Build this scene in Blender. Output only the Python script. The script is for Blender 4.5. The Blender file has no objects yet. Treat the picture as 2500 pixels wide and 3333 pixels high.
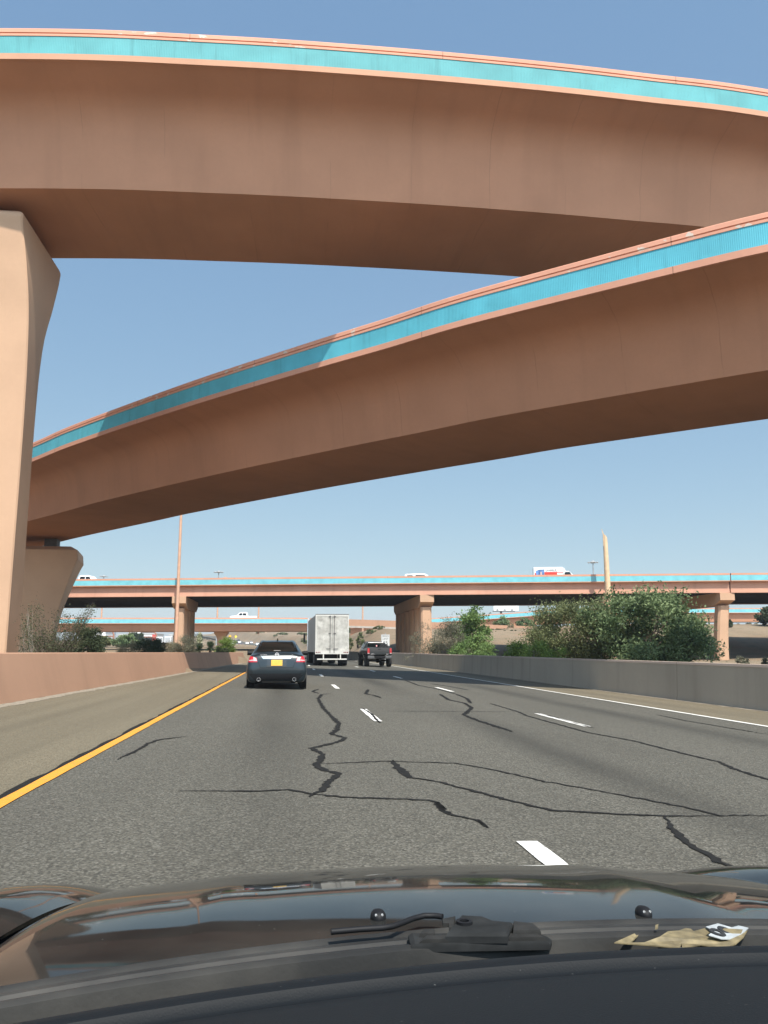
import bpy, math, random
from mathutils import Vector, Matrix
from mathutils.bvhtree import BVHTree
random.seed(7)
R = math.radians
scene = bpy.context.scene
COL = scene.collection

# ------------------------------------------------------------------ camera, sky, sun, exposure
F, CX, CY, H = 2700.0, 1250.0, 1666.5, 1.2
PITCH, YAW = R(9.39), R(6.463)
cam = bpy.data.cameras.new("camera"); camo = bpy.data.objects.new("camera", cam); COL.objects.link(camo)
camo.location = (0, 0, H); camo.rotation_euler = (math.pi/2 + PITCH, 0, -YAW)
cam.lens = 36*F/3333; cam.sensor_width = 36; cam.clip_start = 0.05; cam.clip_end = 6000
scene.camera = camo
SUN_A, SUN_B = 0.15, 0.61                       # shadows run (-A, +B) per metre of drop
sd = Vector((SUN_A, -SUN_B, 1)).normalized()
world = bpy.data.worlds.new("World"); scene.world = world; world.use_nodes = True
wn = world.node_tree.nodes; wl = world.node_tree.links
sky = wn.new("ShaderNodeTexSky"); sky.sky_type = 'NISHITA'; sky.sun_disc = False
sky.sun_elevation = math.asin(sd.z); sky.sun_rotation = math.atan2(sd.x, sd.y)
sky.altitude = 1500; sky.air_density = 1.0; sky.dust_density = 2.2; sky.ozone_density = 1.3
bg = wn["Background"]; bg.inputs[1].default_value = 0.11
spc = wn.new("ShaderNodeSeparateColor"); cmb = wn.new("ShaderNodeCombineColor"); wl.new(sky.outputs[0], spc.inputs[0])
for i, (gam, gain) in enumerate(((.59, 1.20), (.48, 1.60), (.32, 2.22))):      # hazy summer air: a flatter, paler gradient
    pw = wn.new("ShaderNodeMath"); pw.operation = 'POWER'; pw.inputs[1].default_value = gam; ml = wn.new("ShaderNodeMath"); ml.operation = 'MULTIPLY'; ml.inputs[1].default_value = gain
    glow = wn.new("ShaderNodeMath"); glow.operation = 'MULTIPLY'; glow.inputs[1].default_value = (.62, .55, .45)[i]; mxx = wn.new("ShaderNodeMath"); mxx.operation = 'MAXIMUM'
    wl.new(spc.outputs[i], pw.inputs[0]); wl.new(pw.outputs[0], ml.inputs[0]); wl.new(spc.outputs[i], glow.inputs[0]); wl.new(ml.outputs[0], mxx.inputs[0]); wl.new(glow.outputs[0], mxx.inputs[1]); wl.new(mxx.outputs[0], cmb.inputs[i])
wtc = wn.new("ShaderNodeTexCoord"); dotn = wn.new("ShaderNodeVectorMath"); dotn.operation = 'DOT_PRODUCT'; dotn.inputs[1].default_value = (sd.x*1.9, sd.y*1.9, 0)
wl.new(wtc.outputs["Generated"], dotn.inputs[0])                                    # sky boosted on the sun's side, out of view, to light the girder webs
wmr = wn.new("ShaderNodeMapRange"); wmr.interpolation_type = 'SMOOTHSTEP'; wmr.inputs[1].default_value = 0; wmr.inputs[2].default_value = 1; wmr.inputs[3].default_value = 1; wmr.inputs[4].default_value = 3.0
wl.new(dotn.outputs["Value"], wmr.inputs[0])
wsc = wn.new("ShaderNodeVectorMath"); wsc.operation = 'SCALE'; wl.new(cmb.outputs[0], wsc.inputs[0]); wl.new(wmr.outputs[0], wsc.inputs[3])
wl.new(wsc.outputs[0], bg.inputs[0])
sl = bpy.data.lights.new("sun", 'SUN'); sl.energy = 3.8; sl.angle = R(0.55); sl.color = (1, .955, .88)
so = bpy.data.objects.new("sun", sl); COL.objects.link(so); so.location = (20, -40, 80)
so.rotation_euler = sd.to_track_quat('Z', 'Y').to_euler()
scene.view_settings.view_transform = 'Standard'; scene.view_settings.look = 'None'
scene.view_settings.exposure = 0.85; scene.view_settings.gamma = 1

# ------------------------------------------------------------------ measuring the photograph: pixel -> place
fw = Vector((math.sin(YAW)*math.cos(PITCH), math.cos(YAW)*math.cos(PITCH), math.sin(PITCH)))
rt = Vector((math.cos(YAW), -math.sin(YAW), 0)); upv = rt.cross(fw); EYE = Vector((0, 0, H))
def ray(px, py): return fw*F + rt*(px-CX) - upv*(py-CY)
def at_y(px, py, Y): d = ray(px, py); return EYE + d*(Y/d.y)
def at_z(px, py, z): d = ray(px, py); return EYE + d*((z-H)/d.z)
def hit(px, py, fn, t0=0.3, t1=900, n=4000):
    d = ray(px, py); d = d/d.y; last = t0
    for i in range(n+1):
        t = t0*(t1/t0)**(i/n); p = EYE + d*t
        if p.z <= fn(p.x, p.y):
            a, b = last, t
            for _ in range(30):
                m = (a+b)/2; q = EYE+d*m
                if q.z <= fn(q.x, q.y): b = m
                else: a = m
            return EYE + d*b
        last = t
    return None

# ------------------------------------------------------------------ materials
def lin(c): return tuple(((x/255)/12.92 if x/255 <= .04045 else ((x/255+.055)/1.055)**2.4) for x in c)
MATS = {}
def mat(name, col, rough=.8, var=0., scale=3., bump=0., bscale=40., metal=0., coat=0., spec=.5, emit=None, trans=0., coord='Object', stretch=(1, 1, 1), detail=5):
    if name in MATS: return MATS[name]
    m = bpy.data.materials.new(name); m.use_nodes = True; n = m.node_tree.nodes; l = m.node_tree.links
    p = n["Principled BSDF"]; p.inputs["Base Color"].default_value = (*col, 1); p.inputs["Roughness"].default_value = rough
    p.inputs["Metallic"].default_value = metal; p.inputs["Coat Weight"].default_value = coat; p.inputs["Coat Roughness"].default_value = .03
    p.inputs["Specular IOR Level"].default_value = spec
    if trans: p.inputs["Transmission Weight"].default_value = trans
    if var or bump:
        tc = n.new("ShaderNodeTexCoord"); mp = n.new("ShaderNodeMapping"); l.new(tc.outputs[coord], mp.inputs[0]); mp.inputs["Scale"].default_value = stretch
    if var:
        nz = n.new("ShaderNodeTexNoise"); nz.inputs["Scale"].default_value = scale; nz.inputs["Detail"].default_value = detail; l.new(mp.outputs[0], nz.inputs[0])
        mx = n.new("ShaderNodeMix"); mx.data_type = 'RGBA'
        rm = n.new("ShaderNodeMapRange"); rm.inputs[1].default_value = .3; rm.inputs[2].default_value = .7; l.new(nz.outputs[0], rm.inputs[0])
        l.new(rm.outputs[0], mx.inputs[0])
        mx.inputs[6].default_value = (*[c*(1-var) for c in col], 1); mx.inputs[7].default_value = (*[min(1, c*(1+var)) for c in col], 1)
        l.new(mx.outputs[2], p.inputs["Base Color"])
    if bump:
        nb = n.new("ShaderNodeTexNoise"); nb.inputs["Scale"].default_value = bscale; nb.inputs["Detail"].default_value = 4; l.new(mp.outputs[0], nb.inputs[0])
        b = n.new("ShaderNodeBump"); b.inputs["Strength"].default_value = bump; b.inputs["Distance"].default_value = .02; l.new(nb.outputs[0], b.inputs["Height"]); l.new(b.outputs[0], p.inputs["Normal"])
    MATS[name] = m; return m

class NT:                                       # small node helper
    def __init__(s, m): s.n = m.node_tree.nodes; s.l = m.node_tree.links; s.p = s.n["Principled BSDF"]
    def math(s, op, a, b=None, c=None):
        k = s.n.new("ShaderNodeMath"); k.operation = op
        for i, v in enumerate((a, b, c)):
            if v is None: continue
            if isinstance(v, (int, float)): k.inputs[i].default_value = v
            else: s.l.new(v, k.inputs[i])
        return k.outputs[0]
    def noise(s, vec, scale, detail=4, stretch=None):
        if stretch:
            mp = s.n.new("ShaderNodeMapping"); mp.inputs["Scale"].default_value = stretch; s.l.new(vec, mp.inputs[0]); vec = mp.outputs[0]
        k = s.n.new("ShaderNodeTexNoise"); k.inputs["Scale"].default_value = scale; k.inputs["Detail"].default_value = detail; s.l.new(vec, k.inputs[0]); return k.outputs[0]
    def ramp(s, v, a, b):
        k = s.n.new("ShaderNodeMapRange"); k.inputs[1].default_value = a; k.inputs[2].default_value = b; s.l.new(v, k.inputs[0]); return k.outputs[0]
    def mix(s, f, a, b):
        k = s.n.new("ShaderNodeMix"); k.data_type = 'RGBA'
        if isinstance(f, (int, float)): k.inputs[0].default_value = f
        else: s.l.new(f, k.inputs[0])
        for i, v in ((6, a), (7, b)):
            if isinstance(v, tuple): k.inputs[i].default_value = (*v, 1)
            else: s.l.new(v, k.inputs[i])
        return k.outputs[2]
    def bump(s, h, strength, dist=.02):
        k = s.n.new("ShaderNodeBump"); k.inputs["Strength"].default_value = strength; k.inputs["Distance"].default_value = dist
        s.l.new(h, k.inputs["Height"]); s.l.new(k.outputs[0], s.p.inputs["Normal"])
def newmat(name, rough=.85):
    m = bpy.data.materials.new(name); m.use_nodes = True; t = NT(m); t.p.inputs["Roughness"].default_value = rough
    MATS[name] = m; tc = t.n.new("ShaderNodeTexCoord"); return m, t, tc

def concrete(name, col, dark=.92, streak=.18, joint=0., patch=None, seams=0.):
    m, t, tc = newmat(name, .88); t.p.inputs["Specular IOR Level"].default_value = .25
    ob = tc.outputs["Object"]; uv = tc.outputs["UV"]
    big = t.ramp(t.noise(ob, .35, 5), .35, .68)
    c = t.mix(big, tuple(x*dark for x in col), tuple(min(1, x*1.05) for x in col))
    st = t.ramp(t.noise(uv, 1.0, 4, (1.3, .12, 1)), .52, .75)
    c = t.mix(t.math('MULTIPLY', st, streak), c, tuple(x*.62 for x in col))
    mo = t.ramp(t.noise(ob, 7, 5), .3, .7)
    c = t.mix(t.math('MULTIPLY', mo, .10), c, tuple(x*.7 for x in col))
    sep = t.n.new("ShaderNodeSeparateXYZ"); t.l.new(uv, sep.inputs[0])
    if joint:
        f = t.math('FRACT', t.math('DIVIDE', sep.outputs[0], joint)); j = t.math('LESS_THAN', f, .03/joint)
        c = t.mix(t.math('MULTIPLY', j, .7), c, tuple(x*.3 for x in col))
    if seams:                                   # casting seams that wander a little and fade out
        wob = t.math('MULTIPLY', t.math('SUBTRACT', t.noise(uv, .9, 3), .5), .16)
        f = t.math('FRACT', t.math('DIVIDE', t.math('ADD', sep.outputs[0], wob), seams)); j = t.math('LESS_THAN', f, .035/seams)
        k = t.ramp(t.noise(uv, .45, 2), .42, .62)
        c = t.mix(t.math('MULTIPLY', t.math('MULTIPLY', j, k), .3), c, tuple(x*.45 for x in col))
    if patch:
        k = t.math('GREATER_THAN', t.noise(ob, 2.2, 6, (1, 1, 2)), .62); z = t.math('GREATER_THAN', t.noise(ob, .12, 1), .53)
        c = t.mix(t.math('MULTIPLY', t.math('MULTIPLY', k, z), .75), c, patch)
    t.l.new(c, t.p.inputs["Base Color"])
    t.bump(t.math('ADD', t.noise(ob, 60, 3), t.math('MULTIPLY', t.noise(ob, 6, 3), .6)), .25, .01)
    return m
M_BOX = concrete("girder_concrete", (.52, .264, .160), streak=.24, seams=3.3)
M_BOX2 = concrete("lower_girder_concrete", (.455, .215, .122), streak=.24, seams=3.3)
M_PIER = concrete("pier_concrete", (.53, .335, .215), streak=.12)
M_COP = concrete("coping_concrete", (.70, .34, .23), joint=9.6, streak=.15, patch=(.62, .58, .5))
M_COPF = concrete("far_coping_concrete", (.62, .31, .21), joint=9.6, streak=.15)
M_BAND = concrete("band_concrete", (.56, .305, .195), streak=.2)
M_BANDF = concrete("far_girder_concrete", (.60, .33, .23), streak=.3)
M_BARR = concrete("barrier_concrete", (.41, .235, .15), streak=.35, joint=0)
M_GREY = concrete("grey_wall_concrete", (.40, .34, .265), streak=.55, joint=9.1)
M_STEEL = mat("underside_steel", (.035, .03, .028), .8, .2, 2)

def panel_mat(name, col, rib=.062):
    m, t, tc = newmat(name, .7); t.p.inputs["Specular IOR Level"].default_value = .3
    uv = tc.outputs["UV"]; ob = tc.outputs["Object"]; sep = t.n.new("ShaderNodeSeparateXYZ"); t.l.new(uv, sep.inputs[0])
    w = t.math('SINE', t.math('MULTIPLY', sep.outputs[0], 2*math.pi/rib))
    big = t.ramp(t.noise(ob, .8, 5), .3, .7)
    c = t.mix(big, tuple(x*.84 for x in col), tuple(min(1, x*1.08) for x in col))
    st = t.ramp(t.noise(uv, 1, 4, (4, .3, 1)), .58, .72); c = t.mix(t.math('MULTIPLY', st, .35), c, tuple(x*.5 for x in col))
    pit = t.math('GREATER_THAN', t.noise(uv, 1, 2, (9, 11, 1)), .74); c = t.mix(t.math('MULTIPLY', pit, .5), c, tuple(x*.4 for x in col))
    t.l.new(c, t.p.inputs["Base Color"])
    t.bump(t.math('ADD', w, t.math('MULTIPLY', t.noise(uv, 30, 3), 1.2)), .25, .012)
    return m
M_TURQ = panel_mat("turquoise_panel", (.115, .365, .375)); M_TURQ2 = panel_mat("turquoise_panel_lower", (.105, .44, .53))
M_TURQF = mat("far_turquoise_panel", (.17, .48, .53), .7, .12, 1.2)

# ------------------------------------------------------------------ mesh building
class MB:
    def __init__(s): s.v = []; s.f = []; s.uv = []; s.tint = []
    def add(s, vs, fs, uvs=None):
        o = len(s.v); s.v += [tuple(v) for v in vs]
        for i, f in enumerate(fs): s.f.append([o+k for k in f]); s.uv.append(uvs[i] if uvs else None)
        return s
    def quad(s, a, b, c, d): return s.add([a, b, c, d], [(0, 1, 2, 3)])
    def box(s, x0, x1, y0, y1, z0, z1, bv=0., mtx=None):
        if bv <= 0:
            vs = [(x, y, z) for z in (z0, z1) for y in (y0, y1) for x in (x0, x1)]
            fs = [(0, 2, 3, 1), (4, 5, 7, 6), (0, 1, 5, 4), (2, 6, 7, 3), (0, 4, 6, 2), (1, 3, 7, 5)]
        else:                                    # chamfered block
            bv = min(bv, .45*min(x1-x0, y1-y0, z1-z0)); vs = []; fs = []
            def ring(x0, x1, y0, y1, z, c): return [(x0+c, y0, z), (x1-c, y0, z), (x1, y0+c, z), (x1, y1-c, z), (x1-c, y1, z), (x0+c, y1, z), (x0, y1-c, z), (x0, y0+c, z)]
            for r in (ring(x0+bv, x1-bv, y0+bv, y1-bv, z0, bv*.5), ring(x0, x1, y0, y1, z0+bv, bv), ring(x0, x1, y0, y1, z1-bv, bv), ring(x0+bv, x1-bv, y0+bv, y1-bv, z1, bv*.5)): vs += r
            for k in range(3):
                for i in range(8): j = (i+1) % 8; fs.append((k*8+i, k*8+j, k*8+8+j, k*8+8+i))
            fs.append(tuple(range(7, -1, -1))); fs.append(tuple(range(24, 32)))
        if mtx: vs = [mtx @ Vector(v) for v in vs]
        return s.add(vs, fs)
    def rings(s, rings, cap=True, closed=True):
        n = len(rings[0]); vs = [p for r in rings for p in r]; fs = []
        for k in range(len(rings)-1):
            for i in range(n if closed else n-1):
                j = (i+1) % n; fs.append((k*n+i, k*n+j, (k+1)*n+j, (k+1)*n+i))
        if cap and closed: fs.append(tuple(range(n-1, -1, -1))); fs.append(tuple((len(rings)-1)*n+i for i in range(n)))
        return s.add(vs, fs)
    def tube(s, pts, r, n=8, r2=None):
        pts = [Vector(p) for p in pts]; rr = []
        for i, p in enumerate(pts):
            d = (pts[min(i+1, len(pts)-1)]-pts[max(i-1, 0)]).normalized()
            a = d.cross(Vector((0, 0, 1)));  a = a if a.length > .02 else d.cross(Vector((1, 0, 0))); a.normalize(); b = d.cross(a)
            q = i/(len(pts)-1); rad = r if r2 is None else r+(r2-r)*q
            rr.append([p+(a*math.cos(2*math.pi*k/n)+b*math.sin(2*math.pi*k/n))*rad for k in range(n)])
        return s.rings(rr)
    def lathe(s, prof, axis, c, n=24):           # prof: (radius, along); axis 'x' or 'z' or 'y'
        rr = []
        for r, a in prof:
            ring = []
            for k in range(n):
                u, w = r*math.cos(2*math.pi*k/n), r*math.sin(2*math.pi*k/n)
                ring.append((c[0]+a, c[1]+u, c[2]+w) if axis == 'x' else (c[0]+u, c[1]+w, c[2]+a) if axis == 'z' else (c[0]+u, c[1]+a, c[2]-w))
            rr.append(ring)
        return s.rings(rr)
    def prism(s, poly, z0, z1):                  # poly (x, y)
        return s.rings([[(x, y, z0) for x, y in poly], [(x, y, z1) for x, y in poly]])
    def grid(s, rows):                           # rows of points -> sheet
        n = len(rows[0]); vs = [p for r in rows for p in r]
        fs = [(k*n+i, k*n+i+1, (k+1)*n+i+1, (k+1)*n+i) for k in range(len(rows)-1) for i in range(n-1)]
        return s.add(vs, fs)
    def build(s, name, material, parent=None, smooth=None, kind=None):
        me = bpy.data.meshes.new(name); me.from_pydata(s.v, [], s.f)
        if any(u for u in s.uv):
            ul = me.uv_layers.new(name="UVMap"); k = 0; flat = []
            for f, u in zip(s.f, s.uv):
                for i in range(len(f)): flat += (u[i] if u else (0, 0))
            ul.data.foreach_set("uv", flat)
        if s.tint:
            at = me.attributes.new("tint", 'FLOAT', 'FACE'); at.data.foreach_set("value", s.tint)
        me.materials.append(material); me.update()
        if smooth is not None:
            me.shade_smooth()
            if smooth < 179: me.set_sharp_from_angle(angle=R(smooth))
        o = bpy.data.objects.new(name, me); COL.objects.link(o)
        if parent: o.parent = parent
        if kind: o["kind"] = kind
        return o
def thing(name, label, cat, loc=(0, 0, 0), rz=0, group=None):
    o = bpy.data.objects.new(name, None); o.empty_display_size = .3; COL.objects.link(o)
    o.location = loc; o.rotation_euler.z = rz; o["label"] = label; o["category"] = cat
    if group: o["group"] = group
    return o
def tag(o, label, cat, group=None):
    o["label"] = label; o["category"] = cat
    if group: o["group"] = group
    return o
def copy_tree(o, parent=None):
    c = o.copy(); COL.objects.link(c)
    if parent: c.parent = parent
    for ch in [x for x in COL.objects if x.parent == o]: copy_tree(ch, c)
    return c
def lettering(text, size, name, material, parent, loc, rot, depth=.004, align='CENTER', xs=1.):
    cu = bpy.data.curves.new("lettering_curve", 'FONT'); cu.body = text; cu.size = size; cu.align_x = align; cu.align_y = 'CENTER'; cu.extrude = depth
    t = bpy.data.objects.new("tmp", cu); COL.objects.link(t); dg = bpy.context.evaluated_depsgraph_get()
    me = bpy.data.meshes.new_from_object(t.evaluated_get(dg)); bpy.data.objects.remove(t); me.materials.clear(); me.materials.append(material)
    o = bpy.data.objects.new(name, me); COL.objects.link(o); o.parent = parent; o.location = loc; o.rotation_euler = rot; o.scale = (xs, 1, 1); return o
def crom(P, n):                                  # Catmull-Rom through tuples
    out = []; m = len(P)
    for i in range(m-1):
        p0, p1, p2, p3 = P[max(i-1, 0)], P[i], P[i+1], P[min(i+2, m-1)]
        for k in range(n):
            t = k/n; out.append(tuple(.5*((2*b)+(-a+c)*t+(2*a-5*b+4*c-d)*t*t+(-a+3*b-3*c+d)*t**3) for a, b, c, d in zip(p0, p1, p2, p3)))
    out.append(tuple(P[-1])); return out
def lerp(a, b, t): return a+(b-a)*t
def sstep(a, b, x): t = max(0, min(1, (x-a)/(b-a))); return t*t*(3-2*t)
def interp(P, y):
    if y <= P[0][0]: return P[0][1]
    for (a, u), (b, v) in zip(P, P[1:]):
        if y <= b: return lerp(u, v, (y-a)/(b-a))
    return P[-1][1]

# ------------------------------------------------------------------ road alignment and terrain
def bend(y): return -1.68e-4*max(0, y-64)**2 if y < 640 else -1.68e-4*576**2-.19*(y-640)
def rise(y): return 0 if y < 140 else 3.9e-5*(y-140)**2 if y < 640 else 9.75+.03*(y-640)
XL = [(-60, -6.0), (0, -5.8), (17, -5.55), (24, -5.32), (38, -4.85), (52, -4.5), (69, -3.7), (85, -3.5), (500, -3.5)]
XR = [(-60, 12.6), (0, 12.2), (20, 11.85), (28, 11.55), (48, 11.5), (62, 11.1), (83, 10.7), (106, 9.6), (150, 9.6), (500, 9.8)]
def soft(P, y): return (interp(P, y-7)+interp(P, y-3.5)+interp(P, y)+interp(P, y+3.5)+interp(P, y+7))/5
def xl(y): return soft(XL, y)+bend(y)
def xr(y): return soft(XR, y)+bend(y)
def road_z(x, y): return rise(y)-.027*(x-bend(y))
def wig(x, y): return .5*math.sin(x*.13+1.3)*math.cos(y*.09)+.3*math.sin(x*.31+y*.23)
def terrain(x, y):
    l, r = xl(y), xr(y)
    if l-.15 < x < r+.15: return road_z(x, y)-.5
    if x <= l:
        d = l-x; z = .25+.0085*max(0, y-20)+.15*wig(x, y)*min(1, d/8)
        if y > 200: z = max(z, rise(y)-.5-d*.05)
        if y > 420: z = lerp(z, 6+.002*(y-420), sstep(420, 520, y))
        return z
    d = x-r; z = -.25+.12*wig(x, y)*min(1, d/8)+.5*sstep(20, 60, d)
    s = sstep(100, 168, y)
    z += s*5.4*sstep(.6, 9.5, d)+1.6*sstep(98, 122, y)*sstep(36, 60, x)*(1-sstep(140, 170, y))
    z += min(9.8, rise(y))*sstep(150, 260, y)*.9*(1-.6*sstep(60, 160, d))
    z += sstep(420, 900, y)*(4+3*math.sin(x*.006+1)+2*math.sin(x*.013))
    z += sstep(180, 420, y)*sstep(8, 40, d)*(.6+.8*wig(x*.4, y*.4))
    return z
xs = [-1500, -900, -600, -400, -280, -200, -150, -120, -95, -80]+[-73+1.6*i for i in range(31)]+[-24+i for i in range(100)]+[77+2.5*i for i in range(20)]+[130, 145, 165, 190, 230, 300, 400, 600, 900, 1500]
ys = [-260, -120, -60, -30]+[-10+3*i for i in range(110)]+[322+6*i for i in range(64)]+[720, 800, 950, 1200, 1600, 2200]
xs.sort()
g = MB(); g.grid([[(x, y, terrain(x, y)) for x in xs] for y in ys])
gm, t, tc = newmat("desert_ground", .95); ob = tc.outputs["Object"]
c = t.mix(t.ramp(t.noise(ob, .06, 5), .38, .62), (.225, .155, .09), (.27, .20, .125))
c = t.mix(t.math('MULTIPLY', t.ramp(t.noise(ob, .11, 6), .55, .66), .6), c, (.27, .13, .06))
c = t.mix(t.math('MULTIPLY', t.ramp(t.noise(ob, .5, 6), .52, .66), .55), c, (.13, .12, .065))
c = t.mix(t.math('MULTIPLY', t.ramp(t.noise(ob, 3.5, 5), .45, .7), .5), c, (.16, .115, .075))
t.l.new(c, t.p.inputs["Base Color"]); t.bump(t.math('ADD', t.noise(ob, 2.5, 6), t.noise(ob, 12, 4)), .9, .12)
g.build("ground", gm, smooth=180, kind="structure")

# road: lanes and two shoulders butted edge to edge
yr = [-260, -160, -100, -60, -40, -20, -10, -5]+[float(i) for i in range(0, 70)]+[70+5.*i for i in range(134)]
YEL, WHI = -2.12, 9.0
def whi(y): return min(WHI, xr(y)-bend(y)-1.0)
def strip(fa, fb, n=1, dz=0.):
    g = MB(); rows = []
    for y in yr:
        a, b = fa(y), fb(y); rows.append([(lerp(a, b, i/n), y, road_z(lerp(a, b, i/n), y)+dz) for i in range(n+1)])
    return g.grid(rows)
def asphalt(name, a, b, speck, track=True, coarse=1.):
    m, t, tc = newmat(name, .9); ob = tc.outputs["Object"]; t.p.inputs["Specular IOR Level"].default_value = .35
    fine = t.ramp(t.noise(ob, 38*coarse, 3), .36, .66)
    c = t.mix(fine, a, b)
    vo = t.n.new("ShaderNodeTexVoronoi"); vo.inputs["Scale"].default_value = 55*coarse; t.l.new(ob, vo.inputs[0])
    sp = t.n.new("ShaderNodeSeparateColor"); t.l.new(vo.outputs["Color"], sp.inputs[0])
    c = t.mix(t.math('MULTIPLY', t.math('GREATER_THAN', sp.outputs[0], .8), .45), c, speck)
    c = t.mix(t.math('MULTIPLY', t.math('LESS_THAN', sp.outputs[1], .22), .6), c, tuple(x*.35 for x in a))
    blot = t.ramp(t.noise(ob, .5, 5, (1, .25, 1)), .35, .7)
    c = t.mix(t.math('MULTIPLY', blot, .3), c, tuple(x*.72 for x in a))
    if not track:                                # long wheel-worn and gritty streaks
        k_ = t.ramp(t.noise(ob, 1.0, 4, (1.6, .035, 1)), .42, .68); c = t.mix(t.math('MULTIPLY', k_, .5), c, tuple(x*.62 for x in a))
    if track:
        sep = t.n.new("ShaderNodeSeparateXYZ"); t.l.new(ob, sep.inputs[0])
        ph = t.math('DIVIDE', t.math('ADD', sep.outputs[0], 2.12), 3.69)
        f = t.math('ABSOLUTE', t.math('SUBTRACT', t.math('FRACT', ph), .5))
        oil = t.math('MULTIPLY', t.ramp(f, .17, .02), t.ramp(t.noise(ob, .35, 4, (1, .2, 1)), .3, .6))
        c = t.mix(t.math('MULTIPLY', oil, .62), c, tuple(x*.45 for x in a))
    t.l.new(c, t.p.inputs["Base Color"])
    t.bump(t.math('ADD', vo.outputs["Distance"], t.noise(ob, 90, 3)), .55, .012)
    return m
M_ASPH = asphalt("lane_asphalt", (.065, .0605, .048), (.127, .117, .092), (.24, .225, .188), True, 1.35)
M_SHLD = asphalt("shoulder_asphalt", (.145, .120, .078), (.20, .168, .112), (.25, .215, .15), False, 1.6)
strip(lambda y: YEL+bend(y)-.1, lambda y: whi(y)+bend(y)+.06, 14).build("road", M_ASPH, kind="structure")
strip(lambda y: xl(y)-.1, lambda y: YEL+bend(y)-.1, 6).build("left_shoulder", M_SHLD, kind="structure")
strip(lambda y: whi(y)+bend(y)+.06, lambda y: xr(y)+.12, 6).build("right_shoulder", M_SHLD, kind="structure")
for side, x0, x1, y0, y1 in (("left", -75, -8.5, -250, 22), ("right", 15, 90, -250, 48)):      # unseen asphalt sheets added to cut ground bounce onto the soffits
    k = MB(); nx, ny = 24, 60
    k.grid([[(lerp(x0, x1, i/nx), lerp(y0, y1, j/ny), terrain(lerp(x0, x1, i/nx), lerp(y0, y1, j/ny))+.12) for i in range(nx+1)] for j in range(ny+1)]); k.build("bounce_cut_asphalt", M_ASPH, kind="structure")
def paint(name, col, wear):
    m, t, tc = newmat(name, .7); ob = tc.outputs["Object"]
    k = t.math('MULTIPLY', t.ramp(t.noise(ob, 14, 6), .56, .66), wear); k2 = t.math('MULTIPLY', t.ramp(t.noise(ob, 2.5, 4), .5, .7), .25)
    c = t.mix(k, col, (.12, .11, .1)); c = t.mix(k2, c, tuple(x*.7 for x in col)); t.l.new(c, t.p.inputs["Base Color"]); t.bump(t.noise(ob, 80, 3), .4, .01); return m
M_YEL = paint("yellow_paint", (.66, .28, .025), .45); M_WHI = paint("white_paint", (.74, .72, .66), .5)
def line(fx, w, y0, y1, step, dz=.004, jag=0.):
    g = MB(); rows = []; n = max(1, int((y1-y0)/step))
    for i in range(n+1):
        y = lerp(y0, y1, i/n); x = fx(y)+bend(y); ja, jb = random.uniform(-jag, jag), random.uniform(-jag, jag)
        rows.append([(x-w/2+ja, y, road_z(x-w/2, y)+dz), (x+w/2+jb, y, road_z(x+w/2, y)+dz)])
    return g.grid(rows)
seal = mat("crack_sealant", (.015, .0145, .0135), .9, .3, 20, spec=.15)
line(lambda y: YEL, .115, -5, 700, .5, .008, .006).build("yellow_edge_line", M_YEL, kind="structure")
line(lambda y: YEL-.085, .075, -5, 70, .35, .004, .03).build("edge_seal", seal, kind="structure")
line(whi, .125, -5, 700, .5, .008, .005).build("white_edge_line", M_WHI, kind="structure")
dm = MB(); sm = MB()
for xln in (1.57, 5.22):
    for k in range(-1, 55):
        y0 = 2.55+12.19*k+(0 if xln < 3 else -.3); gg = line(lambda y: xln, .14, y0, y0+3.0, .25, .008, .007); dm.add(gg.v, gg.f)
        if k in (1,):
            gg = line(lambda y: xln+.02+.02*math.sin(y*2), .045 if xln < 3 else .03, y0-.25, y0+3.2, .2, .012, .012); sm.add(gg.v, gg.f)
dm.build("lane_line", M_WHI, kind="structure")
A = lambda P: [(x*.7535, 2150+y*.7535) for x, y in P]
B = lambda P: [(1250+x*.7535, 2150+y*.7535) for x, y in P]
line(lambda y: xl(y)-bend(y)+.16, .30, -5, 72, .22, .004, .07).build('grit', mat('sandy_grit', (.24, .205, .155), .95, .35, 14, bump=.5, bscale=60), kind='structure')
line(lambda y: xr(y)-bend(y)-.12, .2, 5, 90, .22, .004, .06).build('grit', MATS['sandy_grit'], kind='structure')
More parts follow.
